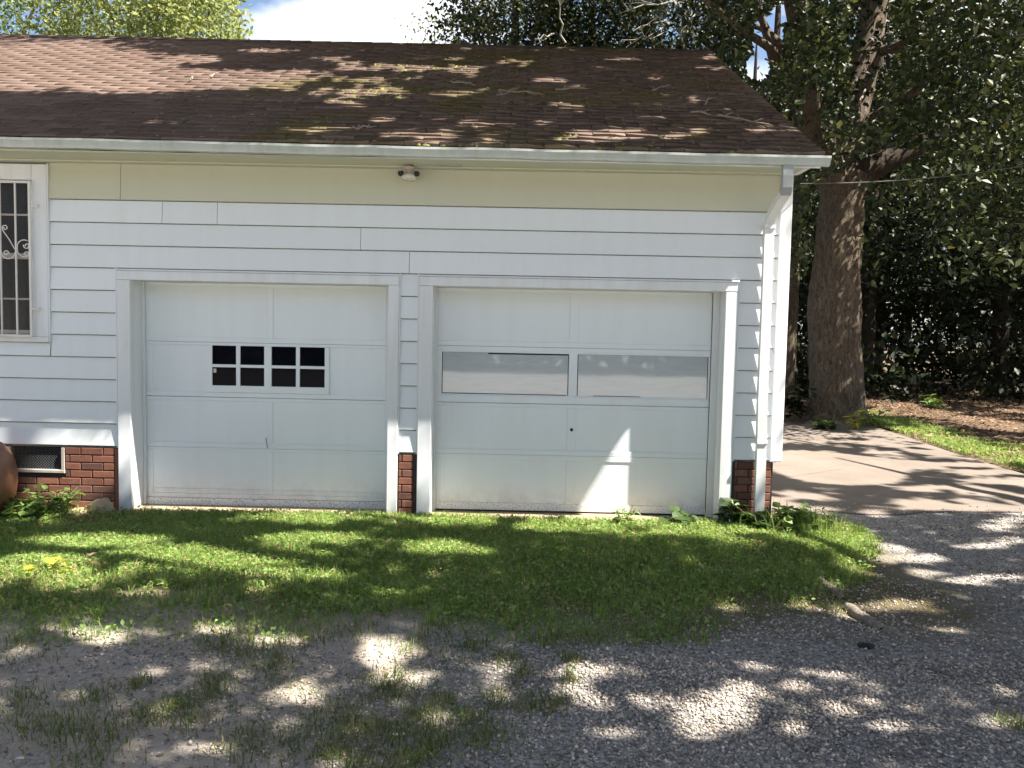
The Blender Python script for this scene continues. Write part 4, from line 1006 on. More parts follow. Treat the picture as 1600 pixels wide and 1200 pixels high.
# limb whose shadow crosses the slab
sa, sb = gp(1415, 742), gp(1640, 800)
la, lb = sa + SUN * (5.2 / SUN[2]), sb + SUN * (5.0 / SUN[2])
bark_tube([np.array((-0.2, 0.2, 5.2)), lb - SB, (la + lb) / 2 - SB + np.array((0, 0.15, 0)), la - SB, la - SB + (la - lb) * 0.5 + np.array((0, 0.2, 0.3))], [0.17, 0.12, 0.10, 0.06, 0.02], 9, 0.04, 90, 6).build('limb', M['bark'], shade, True)
nT = 2300
T = np.stack([r.uniform(-6.5, 6.5, nT), r.uniform(-5.6, -0.05, nT), np.zeros(nT)], 1)
nL = 2800
T2 = np.stack([r.uniform(-8.2, -1.5, nL), np.zeros(nL), np.zeros(nL)], 1); sv = r.uniform(0, SL * 0.42, nL); T2[:, 1] = RY0 + UY * sv; T2[:, 2] = RZ0 + UZ * sv
P4 = shade_leaves(np.concatenate([T, T2]), 7.0, 11.5, 43, 20, 0.36, 0.17)
ph = r.uniform(0, 6.28, 260); P5 = clumps(SB + np.stack([np.cos(ph) * 4 * r.random(260) + 0.5, np.sin(ph) * 4 * r.random(260) - 1, r.uniform(6, 13, 260)], 1), 16, 0.5, 44)
lit5, *_ = in_lit(P5, 0.2, 45); P5 = P5[~lit5]
V, F = leaves(np.concatenate([P4, P5]) - SB, 0.18, 0.6, 0.5, 53)
mesh_np('crown', V, F, M['oak_leaf'], shade)

# ---- further trees
def crown_mesh(rad, n, m, crad, size, seed, aspect=0.55, shell=0.5):
    r = np.random.default_rng(seed); u = r.normal(size=(n, 3)); u /= np.linalg.norm(u, axis=1, keepdims=True)
    rr_ = r.uniform(shell, 1, (n, 1)) ** 0.6 * (1 + 0.22 * np.sin(u[:, :1] * 5 + seed) * np.cos(u[:, 1:2] * 4)); C = u * rr_ * np.array(rad)
    return leaves(clumps(C, m, crad, seed + 1, 0.7), size, aspect, 0.4, seed + 2)
def tree(name, x, y, h, trunk_r, crown_c, crown_rad, n, m, crad, size, leafm, label, seed, barkm='bark_dark', lean=0.0, group='woodland trees', extra=None):
    t = empty(name, (x, y, 0), label, 'tree', group)
    bark_tube([(0, 0, -0.1), (0, 0, 0.5), (lean * 0.4, 0, h * 0.35), (lean * 0.8, 0.1, h * 0.7), (lean, 0, h)], [trunk_r * 1.35, trunk_r, trunk_r * 0.85, trunk_r * 0.6, trunk_r * 0.15], 16, 0.06, seed, 6).build('trunk', M[barkm], t, True)
    rq = random.Random(seed)
    for i in range(5):
        a = rq.uniform(0, 6.28); z0 = h * rq.uniform(0.4, 0.75); q = rq.uniform(0.5, 0.85)
        e = (lean + math.cos(a) * crown_rad[0] * q, math.sin(a) * crown_rad[1] * q, crown_c + rq.uniform(-0.3, 0.6) * crown_rad[2])
        bark_tube([(lean * 0.6, 0, z0), ((lean + e[0]) / 2, e[1] / 2, (z0 + e[2]) / 2 + 0.4), e], [trunk_r * 0.4, trunk_r * 0.25, trunk_r * 0.08], 8, 0.05, seed + i, 4).build('limb', M[barkm], t, True)
    V, F = crown_mesh(crown_rad, n, m, crad, size, seed)
    V = V + np.array((lean, 0, crown_c))
    if extra is not None: V, F = extra(V, F, np.array((x, y, 0)))
    mesh_np('crown', V, F, M[leafm], t)
    return t
def cull(fn):
    def g_(V, F, base):
        q = V.reshape(-1, 4, 3); x, y, z = proj(q.mean(1) + base); k = fn(x, y)
        q = q[k]; i = np.arange(len(q))[:, None] * 4
        return q.reshape(-1, 3), np.concatenate([i + np.array([[0, 1, 2]]), i + np.array([[0, 2, 3]])], 0)
    return g_
SKY = lambda x, y: (((x - 1200) / 26) ** 2 + ((y - 62) / 38) ** 2 > 1) & (((x - 1183) / 20) ** 2 + ((y - 105) / 22) ** 2 > 1) & (((x - 1382) / 13) ** 2 + ((y - 96) / 13) ** 2 > 1) & (((x - 1222) / 18) ** 2 + ((y - 22) / 15) ** 2 > 1)
# woods to the right (x, y, height)
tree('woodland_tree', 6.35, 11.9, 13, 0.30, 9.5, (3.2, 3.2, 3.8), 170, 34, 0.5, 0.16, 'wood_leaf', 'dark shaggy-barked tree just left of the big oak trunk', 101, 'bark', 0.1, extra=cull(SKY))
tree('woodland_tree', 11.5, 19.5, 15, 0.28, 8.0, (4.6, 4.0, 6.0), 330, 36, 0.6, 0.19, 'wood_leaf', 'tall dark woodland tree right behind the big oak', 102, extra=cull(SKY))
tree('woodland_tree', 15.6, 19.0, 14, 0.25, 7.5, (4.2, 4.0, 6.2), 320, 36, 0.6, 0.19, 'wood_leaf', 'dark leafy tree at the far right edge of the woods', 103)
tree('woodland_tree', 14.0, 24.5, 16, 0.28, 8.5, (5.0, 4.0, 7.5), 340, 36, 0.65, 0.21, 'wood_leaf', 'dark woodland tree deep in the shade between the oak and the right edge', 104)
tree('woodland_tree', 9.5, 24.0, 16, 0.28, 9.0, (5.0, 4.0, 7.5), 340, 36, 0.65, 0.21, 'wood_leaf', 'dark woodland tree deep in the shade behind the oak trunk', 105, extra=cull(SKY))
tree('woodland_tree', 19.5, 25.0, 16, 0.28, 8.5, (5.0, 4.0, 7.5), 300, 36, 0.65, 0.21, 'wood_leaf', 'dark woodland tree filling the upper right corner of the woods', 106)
# trees behind the ridge
tree('broadleaf_tree', -0.3, 17.0, 14.0, 0.22, 11.4, (2.3, 2.4, 2.6), 380, 34, 0.36, 0.15, 'oak_leaf', 'dark tree rising behind the middle of the ridge next to the open sky', 111, group='trees behind the roof', extra=cull(lambda x, y: x > 640 + 0.3 * y + 14 * np.sin(y * 0.35)))
tree('broadleaf_tree', 2.0, 17.6, 14.0, 0.22, 11.5, (2.3, 2.4, 2.6), 330, 34, 0.38, 0.15, 'oak_leaf', 'dark tree behind the ridge to the right of the middle one, without bare branches', 112, group='trees behind the roof', extra=cull(lambda x, y: (x > 660)))
dt = tree('broadleaf_tree', 4.6, 16.5, 13.5, 0.22, 11.0, (2.4, 2.4, 3.2), 240, 32, 0.38, 0.15, 'oak_leaf', 'dark tree with bare grey branches behind the right end of the ridge', 113, group='trees behind the roof', extra=cull(lambda x, y: (SKY(x, y))))
rb = random.Random(4); b0 = np.array((4.6, 16.5, 0.0))
def dead(ax, ay, bx, by, dep, r0, nkids=5):
    mb = MB(); a = wpz(ax, ay, dep) - b0; e = wpz(bx, by, dep - 0.6) - b0
    n_ = 6; pts = [a + (e - a) * i / n_ + np.array([rb.uniform(-0.07, 0.07) for _ in range(3)]) for i in range(n_ + 1)]
    mb.tube(pts, [r0 * (1 - 0.75 * i / n_) for i in range(n_ + 1)], 6)
    for i in range(nkids):
        k = rb.randint(1, n_); q = pts[k]; v = (e - a); L_ = np.linalg.norm(v) * rb.uniform(0.2, 0.4)
        d = v / np.linalg.norm(v) + np.array([rb.uniform(-0.9, 0.9) for _ in range(3)]); p2 = q + d * L_ * 0.5 + np.array([rb.uniform(-0.06, 0.06) for _ in range(3)]); p3 = q + d * L_
        mb.tube([q, p2, p3], [r0 * 0.45, r0 * 0.35, r0 * 0.15], 5)
    mb.build('dead_branch', M['deadbranch'], dt)
for a in ((1130, -20, 1060, 50, 21, 0.036), (1110, 5, 985, 52, 21, 0.032), (1100, -10, 960, 20, 21, 0.03), (1060, 50, 975, 65, 21, 0.025), (1040, -30, 1090, 62, 21, 0.03), (880, 70, 872, -20, 21, 0.03), (862, 52, 838, 62, 21, 0.02)): dead(*a)
# trees behind the left part of the roof
tree('broadleaf_tree', -15.9, 17.0, 13, 0.2, 10.8, (2.6, 2.6, 3.2), 420, 34, 0.4, 0.15, 'mid_leaf', 'darker green tree behind the roof at the far left corner', 121, group='trees behind the roof', extra=cull(lambda x, y: x < 44 + 12 * np.sin(y * 0.2)))
tree('broadleaf_tree', -12.0, 17.5, 13, 0.12, 11.0, (2.8, 2.6, 2.6), 520, 30, 0.36, 0.15, 'light_leaf', 'pale green feathery tree behind the left roof beside the dark one', 122, group='trees behind the roof')
tree('broadleaf_tree', -9.4, 17.0, 12, 0.10, 10.6, (2.4, 2.5, 2.2), 420, 30, 0.34, 0.15, 'light_leaf', 'pale green feathery tree behind the roof bordering the open sky', 123, group='trees behind the roof', extra=cull(lambda x, y: x < 392 - 0.35 * (65 - y) + 8 * np.sin(y * 0.4)))
st = tree('broadleaf_tree', -2.9, 19.0, 12.6, 0.04, 10.9, (0.8, 0.8, 1.2), 26, 12, 0.3, 0.11, 'light_leaf', 'thin pale sapling with bare twigs against the bright sky', 124, group='trees behind the roof')
# a far row that closes the woods,
for i, (x, y) in enumerate(((4, 35), (12, 36), (20, 35), (28, 33), (33, 25))):
    tree('woodland_tree', x, y, 17, 0.3, 8.0, (5.5, 4.0, 8.5), 300, 34, 0.75, 0.26, 'wood_leaf', ('far tree at the back of the woods hidden behind the house corner', 'far tree at the back straight behind the big oak trunk', 'far tree at the back between the oak and the right edge', 'far tree at the back by the right edge of the woods', 'outermost far tree on the right flank of the woods')[i], 130 + i, extra=cull(SKY), group='far trees at the back of the woods')

# ---- unseen woods added behind the camera to block low light and feed pane reflections
def belt():
    r = np.random.default_rng(88); n = 2600
    C = np.stack([r.uniform(-60, 50, n), r.uniform(-36, -29.5, n), 8.5 * r.random(n) ** 0.8], 1)
    V, F = leaves(clumps(C, 18, 0.9, 89, 0.9), 0.75, 0.65, 0.4, 90); V[:, 2] = np.maximum(V[:, 2], 0.02)
    o = mesh_np('added_far_woods', V, F, M['wood_leaf']); o['kind'] = 'stuff'
belt()

# ---- undergrowth of the woods: one mass nobody could count
def undergrowth():
    r = np.random.default_rng(77); C = []
    for _ in range(1150):
        d = r.uniform(0, 1); x = r.uniform(8.6, 30); y = 15.5 + r.uniform(0, 12) + max(0, (10.5 - x)) * 0.5
        C.append((x, y, r.uniform(0.1, 1) ** 1.3 * (3.0 + 0.35 * (y - 14))))
    for _ in range(520): C.append((r.uniform(2.9, 9.5), r.uniform(13.5, 24), r.uniform(0.1, 5.5)))
    for _ in range(2000): C.append((r.uniform(-2, 42), r.uniform(27.5, 32), r.uniform(0.1, 9)))
    C = np.array(C); C = C[(noise2(C[:, 0] + C[:, 1] * 0.3, C[:, 2] * 1.3 + C[:, 1] * 0.2, 15, 1.1) > 0.1) | (C[:, 1] > 26) | (C[:, 2] < 0.5)]
    Pn = clumps(C, 34, 0.42, 78, 0.8); Pn = Pn[Pn[:, 2] > 0.02]
    V, F = leaves(Pn, 0.24, 0.6, 0.4, 79)
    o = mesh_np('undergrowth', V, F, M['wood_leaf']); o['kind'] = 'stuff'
    return o
undergrowth()

# ================================================================== GRASS, LEAF LITTER, GRAVEL
YB = np.array([(-400, 945), (0, 955), (200, 965), (400, 958), (600, 965), (800, 972), (1000, 962), (1150, 942), (1240, 925), (1290, 903), (1345, 880), (1372, 850), (1385, 835)], dtype=float)
def lawn_density(x, y):
    yb = np.interp(x, YB[:, 0], YB[:, 1]); d = np.clip((yb - y) / 85 + 0.5, 0, 1)
    d *= np.clip((1385 - x) / 40, 0, 1); top = np.interp(x, [1180, 1290, 1385], [790, 800, 840]); d *= np.where(x > 1180, np.clip((y - top) / 12, 0, 1), 1)
    return d
def blades(Pn, h, w, seed, lean=0.5):
    r = np.random.default_rng(seed); n = len(Pn); a = r.uniform(0, 6.283, n); H = h * r.uniform(0.5, 1.35, n); Wd = w * r.uniform(0.7, 1.4, n)
    d = np.stack([np.cos(a), np.sin(a), np.zeros(n)], 1); b = r.uniform(0, 6.283, n); q = np.stack([np.cos(b), np.sin(b), np.zeros(n)], 1); ln = np.abs(r.normal(size=n))[:, None] * lean
    up = np.array((0, 0, 1.0)); Pn = Pn.copy(); Pn[:, 2] += ground_z(Pn[:, 0], Pn[:, 1])
    mid = Pn + (up * 0.6 + q * ln * 0.35) * H[:, None]; tip = Pn + (up * np.clip(1 - 0.25 * ln, 0.3, 1) + q * ln) * H[:, None]
    V = np.stack([Pn - d * Wd[:, None] / 2, Pn + d * Wd[:, None] / 2, mid + d * Wd[:, None] * 0.4, mid - d * Wd[:, None] * 0.4, tip], 1).reshape(-1, 3)
    i = np.arange(n)[:, None] * 5
    return V, [i + np.array([[0, 1, 2, 3]]), i + np.array([[3, 2, 4]])]
def join(parts):
    VV, F3, F4, o = [], [], [], 0
    for V, F in parts:
        for f in (F if isinstance(F, list) else [F]): (F3 if f.shape[1] == 3 else F4).append(f + o)
        VV.append(V); o += len(V)
    return np.concatenate(VV), ([np.concatenate(F4)] if F4 else []) + ([np.concatenate(F3)] if F3 else [])
def scatter(n, x0, x1, y0, y1, seed): r = np.random.default_rng(seed); return np.stack([r.uniform(x0, x1, n), r.uniform(y0, y1, n), np.zeros(n)], 1), r
Pg, r = scatter(400000, -6.6, 3.6, -3.4, -0.04, 201); x, y, z = proj(Pg)
den = lawn_density(x, y + 34 * noise2(Pg[:, 0], Pg[:, 1], 7, 2.4) * np.clip((y - 860) / 60, 0, 1) * np.clip((1250 - x) / 150, 0, 1)); pat = np.clip(0.82 + 0.30 * noise2(Pg[:, 0], Pg[:, 1], 5, 2.6) + 0.2 * noise2(Pg[:, 0], Pg[:, 1], 6, 9), 0.15, 1)
front = np.clip((Pg[:, 1] + 3.0) / 1.6, 0, 1); pat = pat * (1 - 0.35 * (1 - front)); bare = np.exp(-(((x - 120) / 90) ** 2 + ((y - 800) / 16) ** 2)); left_dry = np.clip((x - 250) / 400, 0.45, 1)
k = r.random(len(Pg)) < den * pat * (1 - 0.8 * bare) * np.where(y > 890, left_dry, 1)
lawnP = Pg[k]
Pt, rt_ = scatter(2600, -6.0, 3.4, -3.2, -0.08, 231); xt, yt, zt_ = proj(Pt); kt = rt_.random(len(Pt)) < lawn_density(xt, yt) * np.clip(0.35 + 0.8 * noise2(Pt[:, 0], Pt[:, 1], 17, 3.5), 0, 1) * 0.5
Pt = np.repeat(Pt[kt], 22, 0) + rt_.normal(size=(int(kt.sum()) * 22, 3)) * np.array((0.018, 0.018, 0)); Pt[:, 2] = 0
tall = blades(Pt, 0.095, 0.006, 232, 0.55)
nb = int(len(lawnP) * 0.66); bl = blades(lawnP[:nb], 0.072, 0.0046, 202, 0.8)
lf = lawnP[nb:].copy(); lf[:, 2] = np.random.default_rng(3).uniform(0.008, 0.06, len(lf)) + ground_z(lf[:, 0], lf[:, 1]); ll = leaves(lf, 0.034, 0.6, 1.0, 203)
V, F = join([bl, tall, (ll[0], ll[1])]); o = mesh_np('lawn_grass', V, F, M['grass']); o['kind'] = 'stuff'
# sparse dry tufts on the drive
TUFTS = [(30, 1010, 30), (25, 1110, 55), (60, 1140, 50), (110, 1150, 40), (200, 1130, 45), (150, 1090, 30), (330, 1065, 30), (395, 1020, 50), (430, 1040, 30), (215, 1072, 20), (330, 1085, 25), (280, 1105, 25), (345, 1010, 30), (300, 1125, 30), (250, 1110, 35), (530, 1110, 45), (545, 1140, 45), (520, 1165, 30), (590, 1140, 30), (620, 1185, 60), (650, 1190, 40), (655, 1110, 30), (660, 1135, 35), (690, 1090, 25), (600, 1065, 40), (620, 1075, 40), (815, 1058, 22), (790, 1030, 24), (830, 1105, 40), (870, 1105, 25), (770, 1090, 30), (730, 1125, 40), (890, 1040, 20), (890, 1070, 16), (1580, 1135, 20), (480, 1000, 40), (560, 990, 50), (700, 990, 50), (460, 1150, 60), (380, 1160, 50), (150, 1180, 60), (860, 1000, 40), (1000, 990, 40), (1060, 985, 36), (920, 1000, 40), (650, 1010, 40), (740, 1010, 30), (1320, 925, 40), (1345, 905, 40), (1230, 940, 36), (1180, 960, 30), (1120, 975, 30), (1300, 945, 24), (760, 1160, 40), (680, 1170, 40), (560, 1185, 40)]
rt = np.random.default_rng(204); Q = []
for (tx, ty, w) in TUFTS:
    c = gp(tx, ty); s_ = w / FPX * np.linalg.norm(c - CAM) * 0.5; n_ = int(26 + w * 3.2)
    q = c + rt.normal(size=(n_, 3)) * np.array((s_, s_ * 1.3, 0)); q[:, 2] = 0; Q.append(q)
Q = np.concatenate(Q)
Pn, r = scatter(60000, -5.5, 2.6, -4.8, -2.3, 205); x, y, z = proj(Pn)
dn = np.clip(1 - (y - 940) / 330, 0, 1) * np.clip((1150 - x) / 500, 0, 1) * np.clip(noise2(Pn[:, 0], Pn[:, 1], 8, 3.0) - 0.25, 0, 1) * np.clip((y - 900) / 60, 0, 1)
Q2 = Pn[r.random(len(Pn)) < np.clip(dn * 1.1, 0, 1)]
V, F = join([blades(Q, 0.055, 0.0045, 206, 0.9), blades(Q2, 0.04, 0.004, 207, 1.0)]); o = mesh_np('dry_grass_tufts', V, F, M['dry_grass']); o['kind'] = 'stuff'
# bright grass strip beyond the slab, and low cover round the oak
Pn, r = scatter(120000, 6.7, 13, 1.8, 12.5, 208); edge = np.interp(Pn[:, 1], [1.8, 3.1, 5, 7, 9.3, 12.5], [7.9, 7.0, 7.05, 7.25, 7.45, 7.6])
dd = (Pn[:, 0] - edge); kk = np.clip(dd / 0.1, 0, 1) * np.clip(1.0 - dd / np.interp(Pn[:, 1], [2, 6, 8, 12], [2.6, 1.8, 1.5, 1.6]), 0, 1) * np.clip(0.65 + 0.5 * noise2(Pn[:, 0], Pn[:, 1], 9, 2.0), 0, 1)
k = r.random(len(Pn)) < kk; Pk = Pn[k]; nb = int(len(Pk) * 0.6); lf = Pk[nb:].copy(); lf[:, 2] = 0.05
V, F = join([blades(Pk[:nb], 0.10, 0.009, 209, 0.6), leaves(lf, 0.06, 0.6, 0.9, 210)]); o = mesh_np('verge_grass', V, F, M['grass']); o['kind'] = 'stuff'
# leaf litter under the woods and a few dead leaves along the wall
Pn, r = scatter(26000, 6.8, 26, 4, 22, 211); edge = np.interp(Pn[:, 1], [4, 9.3, 12, 22], [7.2, 7.6, 3, 3]); Pn = Pn[Pn[:, 0] > edge]; Pn[:, 2] = 0.012
V1 = leaves(Pn, 0.10, 0.55, 2.2, 212)
Pn = gp(150, 800) + np.random.default_rng(5).normal(size=(130, 3)) * np.array((0.35, 0.07, 0)); Pn[:, 2] = 0.015; Pn = Pn[Pn[:, 1] < -0.06]
V2 = leaves(Pn, 0.05, 0.55, 2.0, 213)
Pn, r = scatter(240, -4.5, 4.5, -4.6, -0.2, 214); Pn[:, 2] = 0.012 + ground_z(Pn[:, 0], Pn[:, 1]); V3 = leaves(Pn, 0.035, 0.55, 2.0, 215)
V, F = join([V1, V2, V3]); o = mesh_np('leaf_litter', V, F, M['brown_leaf']); o['kind'] = 'stuff'
# crushed stone
def stones(n, x0, x1, y0, y1, s0, s1, seed, fn):
    Pn, r = scatter(n, x0, x1, y0, y1, seed); x, y, z = proj(Pn); k = r.random(n) < fn(x, y, Pn); Pn = Pn[k]; n = len(Pn)
    base = np.array([(1, 0, 0), (0, 1, 0), (-1, 0, 0), (0, -1, 0), (0, 0, 0.8), (0, 0, -0.5)], dtype=float)
    S = (s0 + (s1 - s0) * r.random(n) ** 2.2)[:, None, None]; a = r.uniform(0, 6.28, n); ca, sa_ = np.cos(a)[:, None], np.sin(a)[:, None]
    V = base[None] * r.uniform(0.55, 1.1, (n, 6, 1)) + r.normal(size=(n, 6, 3)) * 0.16; V = V * r.uniform(0.7, 1.25, (n, 1, 3)) * S
    Xr = V[:, :, 0] * ca - V[:, :, 1] * sa_; Yr = V[:, :, 0] * sa_ + V[:, :, 1] * ca
    V = np.stack([Xr, Yr, V[:, :, 2]], 2) + Pn[:, None, :]; V[:, :, 2] += np.where(Pn[:, 1] > 0.55, 0.016, ground_z(Pn[:, 0], Pn[:, 1]))[:, None]; V[:, :, 2] += S[:, :, 0] * 0.25
    T_ = np.array([(0, 1, 4), (1, 2, 4), (2, 3, 4), (3, 0, 4), (1, 0, 5), (2, 1, 5), (3, 2, 5), (0, 3, 5)])
    return V.reshape(-1, 3), (np.arange(n)[:, None, None] * 6 + T_[None]).reshape(-1, 3)
def gden(x, y, Pn):
    rgt = np.clip((x - 430) / 420, 0.42, 1); return rgt * (1 - np.clip(lawn_density(x, y) * 1.3, 0, 1)) * np.clip(0.7 + 0.35 * noise2(Pn[:, 0], Pn[:, 1], 12, 1.6), 0.15, 1) * np.clip(1 - (Pn[:, 1] - 0.3) / 0.8, 0, 1) ** 1.5
V, F = join([stones(150000, -4.5, 6.2, -5.2, 1.1, 0.005, 0.016, 221, gden), stones(55000, -2.2, 3.2, -5.2, -3.3, 0.005, 0.014, 222, gden)])
o = mesh_np('gravel', V, F, M['stone']); o['kind'] = 'stuff'

# ================================================================== WEEDS (things with leaves as parts)
leaf_cache = {}
def leaf_mesh(kind, mat):
    key = (kind, mat.name)
    if key in leaf_cache: return leaf_cache[key]
    prof = {'broad': [(0, 0.0), (0.18, 0.30), (0.45, 0.40), (0.75, 0.24), (1, 0)], 'long': [(0, 0.02), (0.25, 0.13), (0.55, 0.15), (0.8, 0.09), (1, 0)], 'round': [(0, 0.0), (0.15, 0.38), (0.5, 0.5), (0.85, 0.34), (1, 0)]}[kind]
    V, F = [], []
    for t, w in prof: V += [(t, w, 0.10 * w + -0.28 * t * t + 0.12 * t), (t, 0, -0.28 * t * t + 0.12 * t - 0.02), (t, -w, 0.10 * w - 0.28 * t * t + 0.12 * t)]
    for i in range(4):
        a = i * 3; F += [(a, a + 1, a + 4, a + 3), (a + 1, a + 2, a + 5, a + 4)]
    me = bpy.data.meshes.new('leaf'); me.from_pydata(V, [], F); me.materials.append(mat); leaf_cache[key] = me
    return me
def weed(name, loc, h, spread, n, size, kind, mat, label, cat='weed', seed=0, group=None, stems=5, low=0.1):
    t = empty(name, tuple(loc), label, cat, group); rq = random.Random(seed); me = leaf_mesh(kind, M[mat]); mb = MB(); tips = []
    for i in range(stems):
        a = rq.uniform(0, 6.28); q = spread * math.sqrt(rq.random()); hh = h * rq.uniform(0.55, 1.0) * (1 - 0.35 * q / max(spread, 0.01))
        p1 = (math.cos(a) * q * 0.3, math.sin(a) * q * 0.3, 0); p2 = (math.cos(a) * q * 0.6, math.sin(a) * q * 0.6, hh * 0.55); p3 = (math.cos(a) * q, math.sin(a) * q, hh)
        mb.tube([p1, p2, p3], [0.0035, 0.003, 0.0015], 5); tips.append((p1, p2, p3))
    mb.build('stem', M['stem'], t)
    for i in range(n):
        p1, p2, p3 = tips[i % stems]; u = rq.uniform(low, 1.0)
        p = [(p1[k] + (p2[k] - p1[k]) * u * 2) if u < 0.5 else (p2[k] + (p3[k] - p2[k]) * (u - 0.5) * 2) for k in range(3)]
        o = bpy.data.objects.new('leaf', me); s_ = size * rq.uniform(0.6, 1.25); o.scale = (s_, s_, s_); o.location = p
        o.rotation_euler = (rq.uniform(-0.5, 0.5), rq.uniform(-0.55, 0.45), rq.uniform(0, 6.28)); link(o, t)
    return t
def base(px_, Y): 
    d = wp(px_, 700, Y); return (d[0], Y, 0.0)
weed('weed_clump', base(66, -0.34), 0.36, 0.36, 260, 0.080, 'broad', 'weed_leaf', 'low bushy green plant in front of the brick base under the vent', 'plant', 1, None, 34)
weed('weed_clump', base(20, -0.55), 0.18, 0.2, 40, 0.10, 'round', 'weed_leaf', 'pale round-leaved seedlings at the foot of the brown urn', 'plant', 2, None, 7)
og = gp(82, 898); weed('weed_clump', (og[0], og[1], 0), 0.16, 0.14, 26, 0.10, 'broad', 'yellow_leaf', 'bright yellow-leaved weed in the sunny lawn at the left', 'weed', 3, None, 5)
og = gp(130, 888); weed('weed_clump', (og[0], og[1], 0), 0.15, 0.14, 22, 0.08, 'long', 'brown_leaf', 'withered reddish brown weed beside the yellow one', 'weed', 4, None, 5)
weed('weed_clump', base(977, -0.16), 0.26, 0.13, 70, 0.075, 'long', 'weed_leaf', 'spindly weed growing before the right garage door', 'weed', 5, None, 6, 0.2)
weed('weed_clump', base(1068, -0.2), 0.2, 0.16, 50, 0.11, 'round', 'weed_dark', 'round-leaved weed clump at the right end of the garage sill', 'weed', 6, None, 9)
weed('weed_clump', base(1152, -0.17), 0.34, 0.14, 64, 0.13, 'broad', 'weed_dark', 'dark tall weed in front of the brick left of the downspout', 'weed', 7, None, 8)
weed('weed_clump', base(1188, -0.34), 0.20, 0.17, 50, 0.13, 'broad', 'weed_dark', 'dark broad-leaved weed at the foot of the downspout', 'weed', 8, None, 8)
heap = weed('weed_clump', base(1238, -0.24), 0.30, 0.40, 298, 0.085, 'broad', 'weed_leaf', 'dense green weeds heaped at the house corner by the slab', 'plant', 9, None, 40)
rh = np.random.default_rng(300); Ph = rh.normal(size=(420, 3)) * np.array((0.22, 0.13, 0)); Ph[:, 2] = 0
V, F = blades(Ph, 0.22, 0.007, 301, 0.55); o = mesh_np('grass_blades', V, F, M['grass'], heap); o['kind'] = 'stuff'
weed('weed_clump', base(1282, -0.05), 0.24, 0.26, 110, 0.09, 'long', 'weed_dark', 'lower shaded weeds at the edge of the slab right of the corner heap', 'plant', 10, None, 14)
og = gp(1358, 668); weed('weed_clump', (og[0], og[1], 0), 0.55, 0.40, 56, 0.22, 'long', 'weed_leaf', 'leafy sapling weed beside the oak trunk on the slab side', 'plant', 11, None, 9)
og = gp(1335, 672); weed('weed_clump', (og[0], og[1], 0), 0.45, 0.25, 34, 0.18, 'long', 'yellow_leaf', 'yellowish weed right against the foot of the oak', 'plant', 12, None, 7)
og = gp(1285, 672); weed('weed_clump', (og[0], og[1], 0), 0.35, 0.45, 60, 0.15, 'broad', 'weed_dark', 'low dark plants at the left foot of the oak', 'plant', 13, None, 12)
og = gp(1456, 638); weed('weed_clump', (og[0], og[1], 0), 0.5, 0.6, 60, 0.22, 'long', 'weed_leaf', 'green seedlings at the sunny patch on the forest floor', 'plant', 14, None, 10)
og = gp(1238, 655); weed('weed_clump', (og[0], og[1], 0), 1.0, 0.5, 70, 0.22, 'broad', 'wood_leaf', 'shaded sapling in the gap between house corner and oak', 'plant', 15, None, 9)

# ================================================================== SMALL THINGS
def timber(ax, ay, bx, by, label, w, seed):
    a, b = gp(ax, ay), gp(bx, by); d = b - a; L_ = np.linalg.norm(d); a[2] = float(ground_z(a[0], a[1])); t = empty('log', tuple(a), label, 'log', 'half-buried rotten logs on the gravel')
    pts = [d * k / 6 + np.array((random.uniform(-0.01, 0.01), random.uniform(-0.01, 0.01), w * 0.35)) for k in range(7)]
    bark_tube(pts, [w * 0.6, w * 0.8, w * 0.85, w * 0.75, w * 0.8, w * 0.7, w * 0.5], 12, 0.10, seed, 3).build('log_body', M['timber'], t, True)
    return t
timber(1272, 898, 1318, 936, 'short pale rotten log at the tip of the lawn', 0.042, 1)
timber(1324, 946, 1378, 984, 'longer rotten log lying in line below the short one', 0.045, 2)
timber(1384, 986, 1420, 1006, 'thin dark end of the rotten log line on the gravel', 0.035, 3)
c = gp(1352, 1018); c[2] = float(ground_z(c[0], c[1])); o = lump('dark_stone', (c[0], c[1], c[2] + 0.008), (0.05, 0.032, 0.016), M['rubber'], None, 3); tag(o, 'small black oval stone lying alone on the gravel', 'stone')
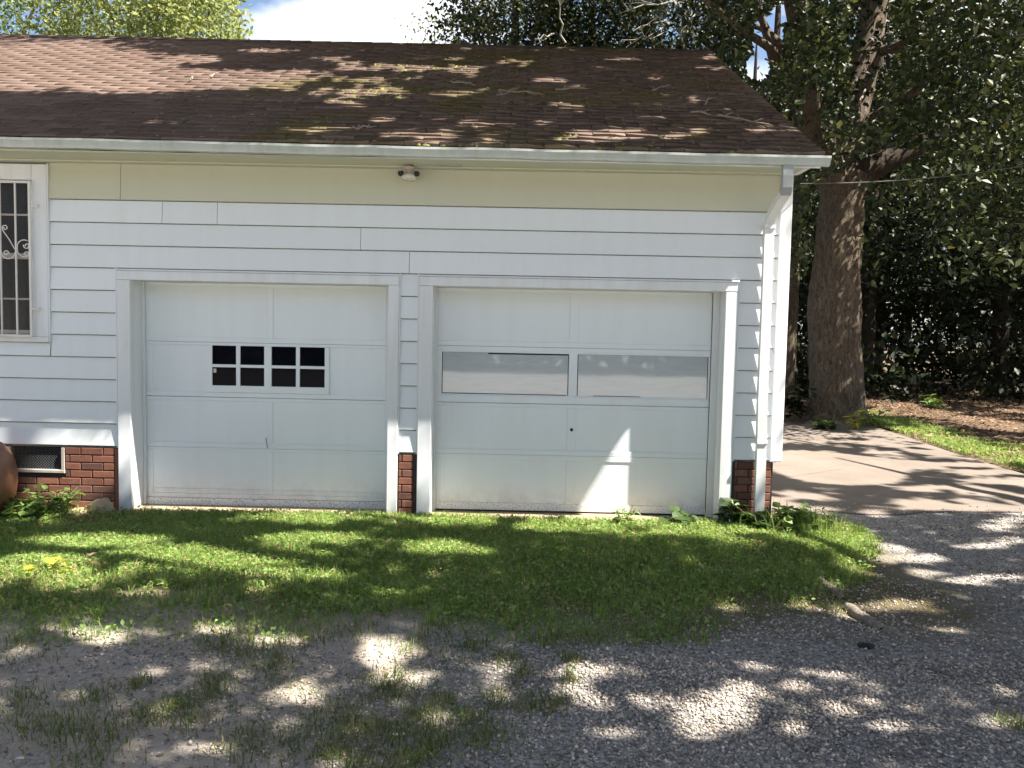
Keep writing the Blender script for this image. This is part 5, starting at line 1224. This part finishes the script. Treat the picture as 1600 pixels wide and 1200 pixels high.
c = gp(30, 1192); o = lump('white_scrap', (c[0], c[1], 0.012), (0.035, 0.02, 0.012), M['lampglass'], None, 6); tag(o, 'white scrap on the ground in the lower left corner', 'litter')
TW = [((300, 130), 0.10, 1.6, 'two-pronged pale twig on the sunlit red shingles at the left'), ((334, 124), 0.14, 1.4, 'upright pale twig on the left shingles beside the two-pronged one'), ((722, 135), 0.34, -0.5, 'pale twig on the roof left of the middle shadow'), ((792, 150), 0.30, 0.9, 'crooked pale twig in the middle of the roof'), ((815, 148), 0.55, -0.45, 'long forked twig in the middle of the roof'),
      ((895, 142), 0.42, 0.35, 'curved twig right of the long forked one'), ((1032, 140), 0.40, 0.9, 'branching twig high on the dark right part of the roof'), ((1105, 160), 0.30, 1.2, 'curled twig near the upper right shingles'), ((1120, 182), 0.50, -0.35, 'pale twig low on the right of the roof'), ((1165, 190), 0.55, -0.5, 'rightmost pale twig near the roof edge'), ((570, 205), 0.22, 0.4, 'small twig lying just above the gutter')]
for i, ((px_, py_), L_, ang, lab) in enumerate(TW):
    x, s = roof_px(px_, py_); rq = random.Random(i); mb = MB()
    def q(u, v, h): return tuple(np.array(rp(x + u, s + v * 1.2, 0.02 + h)))
    ca, sa_ = math.cos(ang), math.sin(ang)
    main = [(L_ * (k / 5 - 0.5) * ca + rq.uniform(-0.015, 0.015), L_ * (k / 5 - 0.5) * sa_ + rq.uniform(-0.015, 0.015)) for k in range(6)]
    mb.tube([q(u, v, rq.uniform(0, 0.03)) for u, v in main], [0.009, 0.009, 0.008, 0.007, 0.006, 0.003], 5)
    for k in (1, 3):
        u, v = main[k]; a2 = ang + rq.choice((-0.8, 0.8)); mb.tube([q(u, v, 0.01), q(u + L_ * 0.16 * math.cos(a2), v + L_ * 0.16 * math.sin(a2), 0.03), q(u + L_ * 0.3 * math.cos(a2 + 0.3), v + L_ * 0.3 * math.sin(a2 + 0.3), 0.02)], [0.006, 0.005, 0.002], 5)
    o = mb.build('twig', M['deadwood']); tag(o, lab, 'twig', 'dead twigs fallen on the roof')
